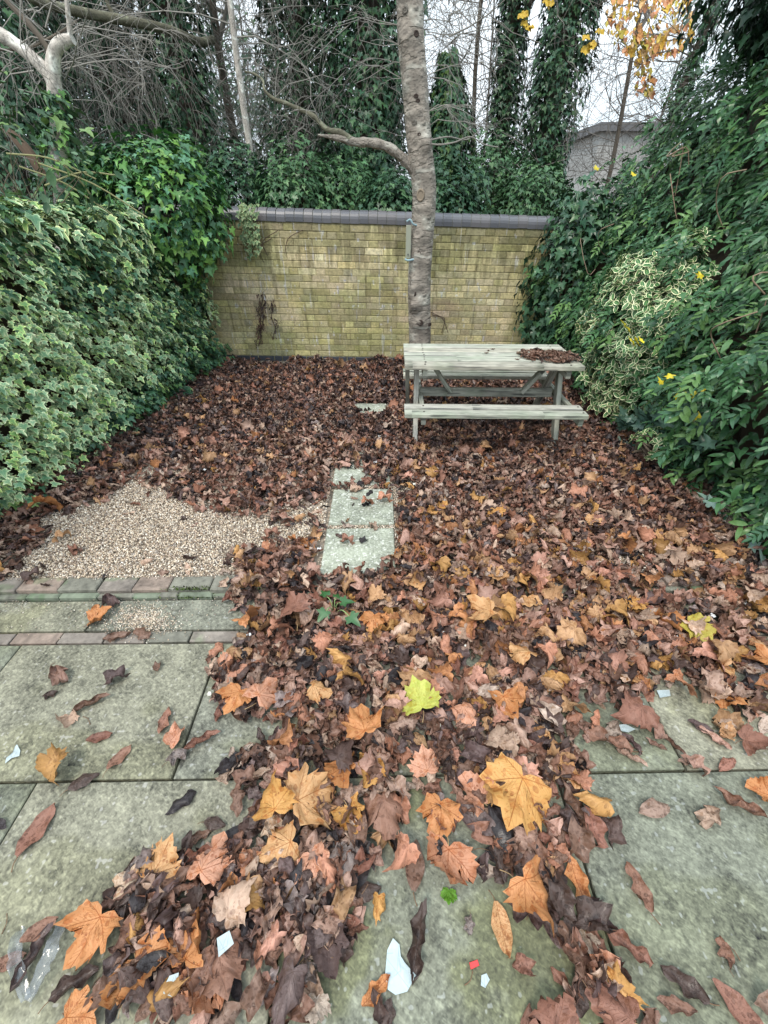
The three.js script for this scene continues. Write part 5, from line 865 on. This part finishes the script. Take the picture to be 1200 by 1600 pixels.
ivyTree({ seed: 204, px: 428, D: 7.2, r: 0.055, ir: 0.1, n: 40, top: 2.4, y0: 1.6, h: 5.5, lean: [-0.045, 0], twigs: 16, t0: 3, reach: 1.5, tm: 1, bark: barkPale, limbs: 2, name: 'sapling', label: 'slender bare sapling with a pale leaning stem just behind the wall' });
ivyTree({ seed: 205, px: 482, D: 9.4, r: 0.2, ir: 0.6, n: 3400, top: 6.2, twigs: 46, droop: 0.2, tm: 0, label: 'ivy-clad tree between the slender sapling and the bare garden tree' });
ivyTree({ seed: 206, px: 572, D: 8.4, r: 0.25, ir: 0.74, n: 5000, top: 5.6, twigs: 34, reach: 1.8, droop: 0.18, tm: 1, label: 'thick ivy-clad tree directly left of the bare garden tree' });
ivyTree({ seed: 207, px: 682, D: 8.0, r: 0.16, ir: 0.36, n: 2400, h: 3.1, top: 3.45, twigs: 14, reach: 1.1, tm: 1, limbs: 0, name: 'ivy_clad_stump', group: 'ivy-clad trees beyond the wall', palette: [...DARKIVY, [0.08, 0.13, 0.04]], label: 'short rounded ivy-covered stump directly right of the bare garden tree' });
ivyTree({ seed: 208, px: 772, D: 10.2, r: 0.15, ir: 0.28, n: 2800, top: 7, twigs: 22, reach: 2.4, tm: 2, droop: 0.06, label: 'narrow ivy-clad trunk, second to the right of the bare garden tree' });
ivyTree({ seed: 209, px: 842, D: 9.2, r: 0.2, ir: 0.42, n: 4200, top: 7, twigs: 22, reach: 2.4, tm: 0, droop: 0.10, label: 'tall dark ivy-clad tree above the right end of the wall' });
const tY = ivyTree({ seed: 210, px: 1010, D: 9.0, r: 0.07, ir: 0.16, n: 420, top: 6, y0: 2.5, twigs: 26, reach: 2.2, tm: 2, droop: 0.12, label: 'tree with yellow and orange autumn leaves above the right hedge' });
foliage(tY, { seed: 211, n: 380, geos: [mapleVar[4], ovalVar[0], ovalVar[3]], map: mTexY, palette: [[0.62, 0.42, 0.10], [0.66, 0.52, 0.16], [0.66, 0.36, 0.2], [0.6, 0.32, 0.26], [0.5, 0.44, 0.12], [0.7, 0.5, 0.36]], size: [0.06, 0.13], singles: 90, rough: 0.6, droop: 1.6, swing: 0.7, sample: (r) => { const a = r() * 6.283, d = Math.sqrt(r()), v = r() < 0.25, p = Z(v ? 1006 + (r() - 0.5) * 30 : 1015 + Math.cos(a) * d * 70, v ? rr(r, 60, 155) : 35 + Math.sin(a) * d * 60, rr(r, -9.6, -8.2)); return [p, V(r() - 0.5, 0.2, 1).normalize()]; } });
foliage(tY, { seed: 212, n: 14, geos: [mapleVar[0]], map: mTexY, palette: [[0.62, 0.44, 0.08]], size: [0.06, 0.10], singles: 14, sample: (r) => { const q = [[820, 45], [855, 5], [920, 78], [815, 30], [940, 60], [918, 70], [826, 52]][Math.floor(r() * 7)]; return [Z(q[0] + (r() - 0.5) * 12, q[1] + (r() - 0.5) * 14, -8.3), V(0, 0.2, 1)]; } });
ivyTree({ seed: 213, px: 930, D: 12.5, r: 0.06, ir: 0.2, n: 0, top: 6, twigs: 26, t0: 1.5, t1: 6, reach: 2.8, tm: 0, droop: 0.04, name: 'bare_tree', label: 'spindly bare tree with a net of twigs against the sky at right' });
ivyTree({ seed: 214, px: 728, D: 12.0, r: 0.06, ir: 0.2, n: 0, top: 6, twigs: 26, t0: 2.0, t1: 6.5, reach: 2.6, tm: 0, droop: 0.05, name: 'bare_tree', label: 'twiggy bare tree against the sky between the stump and the narrow ivy trunk' });
ivyTree({ seed: 215, px: 390, D: 11, r: 0.1, ir: 0.2, n: 0, top: 6, twigs: 50, t0: 2, t1: 6.5, reach: 2.4, tm: 1, droop: 0.15, name: 'bare_tree', label: 'twiggy bare tree against the sky left of the slender sapling' });
ivyTree({ seed: 216, px: 140, D: 10.5, r: 0.16, ir: 0.8, n: 3000, top: 6.2, twigs: 60, reach: 2.6, droop: 0.28, tm: 1, label: 'ivy-clad tree with grey hanging twigs in the upper left, behind the long limb' });
// the pale forked tree at left
{
  const t = thing('forked_tree', 'pale smooth barked tree with a forked trunk behind the left hedge', 'tree'), z = -4.9;
  const lb = (name, list, rads, m) => { const P = smooth(list.map(([x, y, d]) => d === 'g' ? V(Z(x, y, z).x, 0, z) : Z(x, y, z + (d ?? 0))), 24), q = new MB(); q.tube(P, P.map((_, k) => lerp(rads[0], rads[1], k / 24) * (1 + 0.05 * Math.sin(k * 1.3))), 10, true); part(name, q.geo(), m, t); };
  lb('trunk', [[100, 640, 'g'], [98, 330], [93, 240], [90, 180], [86, 140], [83, 110], [86, 80], [98, 66], [114, 61]], [0.075, 0.038], barkPale);
  lb('branch', [[86, 135], [72, 112], [45, 85], [20, 66], [-20, 40], [-60, 0]], [0.05, 0.045], barkPale);
  lb('branch', [[82, 88], [68, 65], [40, 32], [10, 0], [-20, -40]], [0.026, 0.018], barkDark);
  lb('branch', [[110, 62], [108, 35], [104, 0], [100, -60]], [0.02, 0.014], barkPale);
  lb('branch', [[-10, 78], [40, 76], [80, 58], [120, 34]], [0.008, 0.008], barkDark);
  const r = rng(221), b = new MB(); for (let k = 0; k < 20; k++) twig(b, Z(rr(r, 20, 110), rr(r, 0, 140), z + (r() - 0.5) * 0.3), V(r() - 0.5, 0.2, r() - 0.5).normalize(), rr(r, 0.4, 1), 0.007, 2, r, 0.25); part('twigs', b.geo(), twigMats[1], t);
  const cl = thing('climbing_ivy', 'yellow green ivy climbing the trunk of the pale forked tree', 'ivy');
  foliage(cl, { seed: 222, n: 420, geos: ivyOne, map: ivyGreen, palette: [...DARKIVY, BRIGHT[2], BRIGHT[0]], size: [0.04, 0.085], sample: (q) => { const py = rr(q, 145, 330), c = Z(88 + (py - 145) * 0.04, py, z), a = q() * 6.28, w = 0.07 + 0.14 * q() * sstep(140, 300, py); return [V(c.x + Math.cos(a) * w, c.y, c.z + Math.sin(a) * w), V(Math.cos(a), 0.2, Math.sin(a))]; }, singles: 60 });
}
{
  const s = thing('leafy_shrub', 'loose green shrub with long arching stems above the left hedge', 'shrub'), c = Z(10, 265, -4.0);
  mass(s, { seed: 231, c, r: V(0.75, 0.5, 0.55), n: 420, geos: [lance[0], roundL[0], ivyG[1]], map: lanceTex, palette: [[0.07, 0.13, 0.065], [0.06, 0.115, 0.065], [0.17, 0.24, 0.09], [0.045, 0.09, 0.05], [0.10, 0.16, 0.10]], size: [0.045, 0.10], lift: 0.8, jitter: 1.5, singles: 90, low: -0.8, floor: 1.3, stem: 0.35 });
  const b = new MB(); for (const [a, e] of [[[30, 260], [175, 335]], [[60, 255], [230, 340]], [[10, 240], [150, 280]], [[70, 290], [190, 275]], [[90, 250], [160, 330]]]) { const p = Z(...a, -4.1), q = Z(...e, -4.3); b.tube(smooth([p, p.clone().lerp(q, 0.5).add(V(0, 0.05, 0)), q], 8), 0.006, 5); } part('stem', b.geo(), mat({ rgb: [0.28, 0.27, 0.13] }), s);
  const st = thing('leaning_trunk', 'brown leaning trunk in the undergrowth above the left hedge', 'tree'), q = new MB(); const P = smooth([V(-3.2, 0, -5.0), Z(92, 345, -5.0), Z(78, 290, -5.0), Z(50, 245, -5.0), Z(10, 200, -5.05)], 16); q.tube(P, P.map((_, k) => lerp(0.075, 0.04, k / 16) * (1 + 0.08 * Math.sin(k * 2))), 9, true); part('trunk', q.geo(), mat({ map: roughBark, rgb: [1.05, 0.85, 0.72], bumpMap: roughBark, bumpScale: 0.01 }), st);
}
// dark evergreen at the top right
{
  const t = thing('evergreen_tree', 'dark broad-leaved evergreen tree at the top right corner above the hedge', 'tree'), c = Z(1195, 10, -4.3), b = new MB(), P = [V(c.x + 0.5, 0, c.z - 0.3), V(c.x + 0.4, 1.6, c.z - 0.2), V(c.x + 0.3, 3, c.z), V(c.x + 0.3, 4.6, c.z)]; b.tube(P, [0.13, 0.11, 0.08, 0.04], 10); part('trunk', b.geo(), barkDark, t);
  mass(t, { seed: 241, c: V(c.x + 0.42, c.y + 0.4, c.z), r: V(0.75, 0.75, 0.7), n: 3600, geos: ivyG, map: ivyGreen, palette: [[0.032, 0.07, 0.042], [0.042, 0.09, 0.052], [0.024, 0.055, 0.038]], size: [0.045, 0.10], lift: 0.9, singles: 60, low: -1, floor: 1.5, rough: 0.4 });
}
// undergrowth behind the wall
[[372, 205, 70, 7.3, 'bushy ivy mound behind the left end of the wall', 0], [300, 190, 60, 7.8, 'dark ivy mound behind the bright green ivy bush', 0], [455, 222, 62, 7.1, 'ivy mound behind the wall, right of the slender sapling', 1], [535, 236, 60, 7.4, 'ivy mound behind the wall below the thick ivy-clad tree', 1], [612, 262, 44, 6.9, 'low ivy mound behind the wall left of the garden tree trunk', 0], [700, 248, 52, 7.2, 'low ivy mound behind the wall right of the garden tree trunk', 0], [764, 190, 50, 8.0, 'tall ivy mound at the foot of the narrow ivy-clad trunk', 1], [830, 236, 62, 7.2, 'ivy mound behind the right end of the wall', 1], [215, 225, 70, 7.6, 'shadowy ivy mound under the hanging twigs at left', 0]].forEach(([px, py, w, D, label, k], i) => {
  const topY = Z(px, py, -D).y, half = w / F * 0.81 * D, h = thing('ivy_mound', label, 'undergrowth', 'ivy mounds behind the wall'), cy = Math.min(1.5, topY - 0.5);
  mass(h, { seed: 300 + i * 3, c: V(horiz(px, D), cy, -D), r: V(half * 1.15, topY - cy, 0.6), n: 3400, geos: ivyOne, map: ivyGreen, palette: k ? [[0.07, 0.15, 0.075], [0.09, 0.18, 0.095], [0.055, 0.115, 0.06], [0.12, 0.21, 0.10]] : DARKIVY, size: [0.04, 0.085], lift: 0.8, low: -0.5, floor: 0.2, rough: 0.38 });
});
// distant wood
{
  const b = new MB(), r = rng(401);
  for (let k = 0; k < 46; k++) { const x = rr(r, -14, 13), z = rr(r, -24, -13), h = rr(r, 5, 9); if (x > 0.5 && r() < 0.65) continue; b.tube([V(x, 0, z), V(x + (r() - 0.5) * 0.6, h * 0.5, z), V(x + (r() - 0.5), h, z)], [rr(r, 0.03, 0.06), 0.03, 0.012], 5); for (let j = 0; j < 12; j++) twig(b, V(x, rr(r, 1.5, h * 0.7), z), V(r() - 0.5, 0.7, r() - 0.5).normalize(), rr(r, 1.2, 2.8), 0.012, 3, r, 0.04); }
  const m = sh(new THREE.Mesh(b.geo(), twigMats[0])); m.name = 'distant_wood'; m.userData = { kind: 'stuff', label: 'mass of bare thin trees far behind the wall' }; scene.add(m);
  const sc = new THREE.Group(); sc.name = 'undergrowth'; sc.userData = { kind: 'stuff', label: 'dark green undergrowth among the far trees' }; scene.add(sc);
  foliage(sc, { seed: 402, n: 16000, geos: ivyOne, map: ivyGreen, palette: DARKIVY, size: [0.08, 0.16], sample: (q) => { const x = rr(q, -12, 6), z = rr(q, -17, -10.5), h = (x < 0.5 ? 4.2 : 1.7) * (0.5 + fbm(x * 0.6, z * 0.6, 3)); return [V(x, Math.pow(q(), 0.6) * h, z), V(q() - 0.5, 0.5, 1).normalize()]; } });
}
// building far right
{
  const D = 17, x0 = horiz(910, D), yT = Z(950, 192, -D).y, t = thing('building', 'grey rendered building with a flat roof edge beyond the trees at right', 'building', null, V(x0, 0, -D));
  part('wall', new THREE.BoxGeometry(2.4, yT - 0.2, 5).translate(1.2, (yT - 0.2) / 2, -2.5), mat({ rgb: [0.46, 0.455, 0.44], bumpMap: stoneBump, bumpScale: 0.01 }), t);
  part('roof', new THREE.BoxGeometry(2.7, 0.2, 5.3).translate(1.2, yT - 0.098, -2.5), mat({ rgb: [0.16, 0.16, 0.17] }), t);
  const w = part('window', new THREE.BoxGeometry(0.9, 1.1, 0.06).translate(2.2, 2.3, 0.02), mat({ rgb: [0.5, 0.5, 0.5] }), t); part('pane', new THREE.BoxGeometry(0.78, 0.98, 0.05).translate(2.2, 2.3, 0.04), mat({ rgb: [0.04, 0.05, 0.06], roughness: 0.1 }), w);
}
// ───────────────────────── small things ─────────────────────────
{ // bracket beside the trunk
  const c = Z(638, 377, -4.86), t = thing('metal_bracket', 'narrow grey metal plate with blue cord fixed beside the tree trunk above the wall', 'bracket', null, c), s = new THREE.Shape(); s.moveTo(-0.023, -0.14); s.lineTo(0.023, -0.14); s.lineTo(0.023, 0.13); s.lineTo(-0.023, 0.13);
  for (const y of [0.085, -0.075]) { const h = new THREE.Path(); h.absellipse(0, y, 0.006, y > 0 ? 0.016 : 0.012, 0, 7, false); s.holes.push(h); }
  part('plate', new THREE.ExtrudeGeometry(s, { depth: 0.012, bevelEnabled: true, bevelSize: 0.002, bevelThickness: 0.002, bevelSegments: 1 }), mat({ rgb: [0.30, 0.31, 0.24], roughness: 0.7 }), t);
  const cord = new MB(), cm = mat({ rgb: [0.28, 0.40, 0.44] }); cord.tube(smooth([V(-0.02, 0.16, 0.01), V(0.01, 0.175, 0.02), V(0.04, 0.14, 0.02), V(0.08, 0.13, 0.0)], 10), 0.009, 6, true); cord.tube(smooth([V(-0.03, -0.15, 0.015), V(0.0, -0.16, 0.025), V(0.04, -0.155, 0.02), V(0.09, -0.15, 0)], 10), 0.010, 6, true); part('cord', cord.geo(), cm, t);
  part('bolt', new THREE.CylinderGeometry(0.008, 0.008, 0.012, 8).rotateX(HP).translate(0, -0.11, 0.018), mat({ rgb: [0.1, 0.1, 0.1] }), t);
}
{ // dead vine on the wall
  const t = thing('dead_vine', 'small patch of dead brown vine clinging to the lower left of the brick wall', 'vine'), b = new MB(), r = rng(501), pts = [];
  for (const [x, y] of [[400, 535], [404, 540], [410, 538], [428, 530]]) { let q = [[x, y]]; for (let k = 0; k < 6; k++) q.push([q[k][0] + (r() - 0.5) * 10, q[k][1] - rr(r, 8, 15)]); const P = smooth(q.map(([u, v]) => onWall(u, v, 0.02 + r() * 0.02)), 12); b.tube(P, 0.004, 4); pts.push(...P); for (let k = 0; k < 8; k++) { const s = P[3 + Math.floor(r() * 9)]; twig(b, s, V(r() - 0.5, r() - 0.3, 0.2).normalize(), rr(r, 0.05, 0.18), 0.003, 1, r, 0); } }
  for (const [x, y] of [[418, 400], [412, 410], [445, 395], [690, 520], [700, 520]]) { const P = smooth([onWall(x, y, 0.015), onWall(x + rr(r, -10, 10), y - 22, 0.03), onWall(x + rr(r, -30, 30), y - rr(r, 25, 42), 0.015)], 8); b.tube(P, 0.004, 4); }
  part('stem', b.geo(), mat({ rgb: [0.10, 0.07, 0.05] }), t);
  foliage(t, { seed: 502, n: 90, geos: [ovalVar[1], ovalVar[4]], map: oTexA, palette: [RGB.brown, RGB.dark, RGB.purple], size: [0.03, 0.06], sample: (q) => [pts[Math.floor(q() * pts.length)].clone().add(V((q() - 0.5) * 0.08, (q() - 0.5) * 0.06, q() * 0.03)), V(0, 0, 1)], singles: 0 });
}
{ // green seedling in the litter
  const c = G(522, 950, 0.05), t = thing('ivy_seedling', 'small dark green seedling growing out of the leaf litter below the slabs', 'plant', null, c), r = rng(511), b = new MB(), m = mat({ map: ivyGreen, rgb: [0.03, 0.10, 0.03], roughness: 0.4 });
  for (const [px, py, s] of [[510, 932, 0.05], [535, 943, 0.06], [548, 965, 0.065], [508, 957, 0.06], [525, 935, 0.04]]) { const p = G(px, py, 0.08).sub(c); b.tube(smooth([V(0, -0.05, 0), p.clone().multiplyScalar(0.5).add(V(0, 0.02, 0)), p], 6), 0.0025, 5); const l = part('leaf', ivyG[0], m, t); l.position.copy(p); l.rotation.set(rr(r, -0.3, 0.3), Math.atan2(-p.x, -p.z), rr(r, -0.3, 0.3), 'YXZ'); l.scale.setScalar(s * 1.15); }
  part('stem', b.geo(), mat({ rgb: [0.22, 0.32, 0.12] }), t);
  const g = thing('grass_tuft', 'tiny green grass tuft in the litter at right near the kerb', 'grass', null, G(975, 912, 0.03)), q = new MB(); for (let k = 0; k < 14; k++) { const a = r() * 6.28; q.tube(smooth([V(0, -0.02, 0), V(Math.cos(a) * 0.01, 0.02, Math.sin(a) * 0.01), V(Math.cos(a) * 0.035, 0.035, Math.sin(a) * 0.03)], 4), [0.002, 0.002, 0.0015, 0.001, 0.0005], 3); } part('blades', q.geo(), mat({ rgb: [0.10, 0.2, 0.04] }), g);
}
// scraps of paper and plastic, cut from outlines measured on the ground
function scrap(name, label, cat, outline, m, lift, seed, rise = 0.012) {
  const pts = outline.map(([x, y]) => G(x, y)), c = V(); pts.forEach((p) => c.add(p)); c.divideScalar(pts.length); const r = rng(seed), b = new MB(), n = pts.length, rings = [0, 0.35, 0.7, 1], idx = [];
  const hgt = (p, k) => lift + rise * fbm(p.x * 40 + seed, p.z * 40, 2) * (k > 0.9 ? 1.3 : 0.9) - rise * 0.3;
  b.vert(c.x, hgt(c, 0) + rise * 0.4, c.z, 0, 1, 0, 0.5, 0.5); for (const f of rings.slice(1)) for (const p of pts) { const q = c.clone().lerp(p, f); b.vert(q.x, Math.max(0.003, hgt(q, f)), q.z, 0, 1, 0, (q.x - c.x) * 6 + 0.5, (q.z - c.z) * 6 + 0.5); }
  for (let k = 0; k < n; k++) { const mm = (k + 1) % n; b.i.push(0, 1 + mm, 1 + k); for (let s = 0; s < 2; s++) { const a = 1 + s * n + k, d = 1 + s * n + mm; b.i.push(a, d, d + n, a, d + n, a + n); } }
  const o = sh(new THREE.Mesh(b.geo(true), m)); o.name = numbered(name); tag(o, label, cat, 'white scraps on the paving'); scene.add(o); return o;
}
const paperTex = canvasTex(256, 256, (x, w, h) => { const r = rng(3); x.fillStyle = '#dfeaec'; x.fillRect(0, 0, w, h); blotch(x, w, h, r, 60, ['#c4d4d8', '#f4fafa', '#b8c6ca'], 6, 40); x.strokeStyle = '#a8bac0'; x.lineWidth = 2; x.globalAlpha = 0.6; for (let k = 0; k < 7; k++) { x.beginPath(); x.moveTo(r() * w, r() * h); x.lineTo(r() * w, r() * h); x.stroke(); } });
const paper = mat({ map: paperTex, rgb: [0.54, 0.58, 0.60], roughness: 0.7 }), white = mat({ map: paperTex, rgb: [0.52, 0.54, 0.54], roughness: 0.7 });
const film = new THREE.MeshPhysicalMaterial({ color: lin(0.62, 0.65, 0.68), roughness: 0.14, transmission: 0.85, thickness: 0, side: THREE.DoubleSide, specularIntensity: 1 });
scrap('paper_scrap', 'torn white paper on the green stone at the bottom centre', 'paper', [[614, 1467], [624, 1477], [626, 1495], [633, 1506], [650, 1525], [636, 1550], [618, 1555], [606, 1547], [602, 1521], [605, 1486]], paper, 0.006, 1);
scrap('paper_scrap', 'square white scrap lying on the ribbed brown leaf in the lower left heap', 'paper', [[347, 1473], [366, 1461], [373, 1481], [350, 1502]], white, 0.06, 2, 0.006);
scrap('paper_scrap', 'white scrap on the large orange leaf at the bottom of the lower left heap', 'paper', [[276, 1530], [290, 1525], [289, 1545], [280, 1562], [267, 1557], [270, 1542]], white, 0.06, 3, 0.006);
scrap('petal_scrap', 'white curled petal alone on the left flagstone near its lower joint', 'petal', [[29, 1165], [33, 1174], [31, 1182], [20, 1186], [9, 1194], [12, 1186], [22, 1178], [26, 1168]], white, 0.004, 4, 0.01);
scrap('petal_scrap', 'white scrap on the right flagstone above the stone joint', 'petal', [[958, 1136], [975, 1133], [992, 1141], [980, 1147], [962, 1143]], white, 0.006, 5, 0.01);
scrap('petal_scrap', 'white scrap beside the tan leaf on the upper right flagstone', 'petal', [[1025, 1080], [1045, 1079], [1046, 1090], [1030, 1092]], white, 0.006, 6, 0.008);
scrap('petal_scrap', 'bright white bit near the right picture edge on the stone', 'petal', [[1155, 1142], [1172, 1144], [1168, 1153], [1156, 1150]], white, 0.006, 7, 0.008);
scrap('petal_scrap', 'pale flattened flake on the stone below the red fragment', 'petal', [[752, 1524], [760, 1521], [765, 1531], [758, 1544], [751, 1540]], white, 0.002, 8, 0.002);
{
  const t = thing('plastic_wrapper', 'crumpled clear plastic wrapper holding a dark leaf at the lower left', 'wrapper'), r = rng(531);
  const strip = (list, w, m, name, sd) => { const b = new MB(), P = smooth(list.map(([x, y, h]) => G(x, y, h)), 16), idx = 7; for (let k = 0; k <= 16; k++) { const d = (k < 16 ? P[k + 1].clone().sub(P[k]) : P[k].clone().sub(P[k - 1])).normalize(), s = V(-d.z, 0, d.x); for (let j = 0; j < idx; j++) { const f = j / (idx - 1) - 0.5, ww = w * (0.55 + 0.45 * Math.sin(Math.PI * (k / 16 * 0.8 + 0.1))), p = P[k].clone().addScaledVector(s, f * ww); b.vert(p.x, Math.max(0.003, p.y + 0.03 * (fbm(k * 1.1 + sd, j * 1.1, 2) - 0.4) + Math.abs(f) * 0.02), p.z, 0, 1, 0, f, k / 16); } } for (let k = 0; k < 16; k++) for (let j = 0; j < idx - 1; j++) { const a = k * idx + j; b.i.push(a, a + 1, a + idx + 1, a, a + idx + 1, a + idx); } part(name, b.geo(true), m, t); };
  strip([[34, 1452, 0.01], [28, 1480, 0.02], [30, 1515, 0.02], [44, 1560, 0.006]], 0.035, film, 'film', 3);
  strip([[100, 1443, 0.01], [84, 1480, 0.03], [68, 1520, 0.025], [46, 1565, 0.006]], 0.04, film, 'film', 9);
  const lf = (px, py, size, g, c, rot, up, label) => { const p = G(px, py, up), o = new THREE.Mesh(g, leafMat[c]); o.name = numbered('fallen_leaf'); sh(o); o.position.copy(p); o.rotation.y = -rot * Math.PI / 180; o.scale.setScalar(size / F * proj(p)[2]); tag(o, label, 'leaf', 'fallen leaves on the ground'); scene.add(o); };
  lf(56, 1493, 78, ovalVar[4], 'opurple', 12, 0.012, 'dark purple leaf held between the two sides of the plastic wrapper'); lf(64, 1452, 52, ovalVar[0], 'ochestnut', 60, 0.026, 'reddish brown leaf bent over the top of the plastic wrapper');
}
{ const p = G(741, 1507, 0.004), o = new THREE.Mesh(new THREE.ExtrudeGeometry(new THREE.Shape([new THREE.Vector2(-0.012, -0.006), new THREE.Vector2(0.012, -0.004), new THREE.Vector2(0.0115, 0.006), new THREE.Vector2(-0.011, 0.0055)]), { depth: 0.003, bevelEnabled: true, bevelSize: 0.0008, bevelThickness: 0.0008, bevelSegments: 1 }).rotateX(-HP), mat({ rgb: [0.55, 0.03, 0.03], roughness: 0.4 })); o.name = 'red_fragment'; o.position.copy(p); o.position.y = 0.002; o.rotation.y = 0.2; tag(sh(o), 'tiny red plastic fragment on the bare green stone near the bottom', 'fragment'); scene.add(o); }

renderer.render(scene, camera);
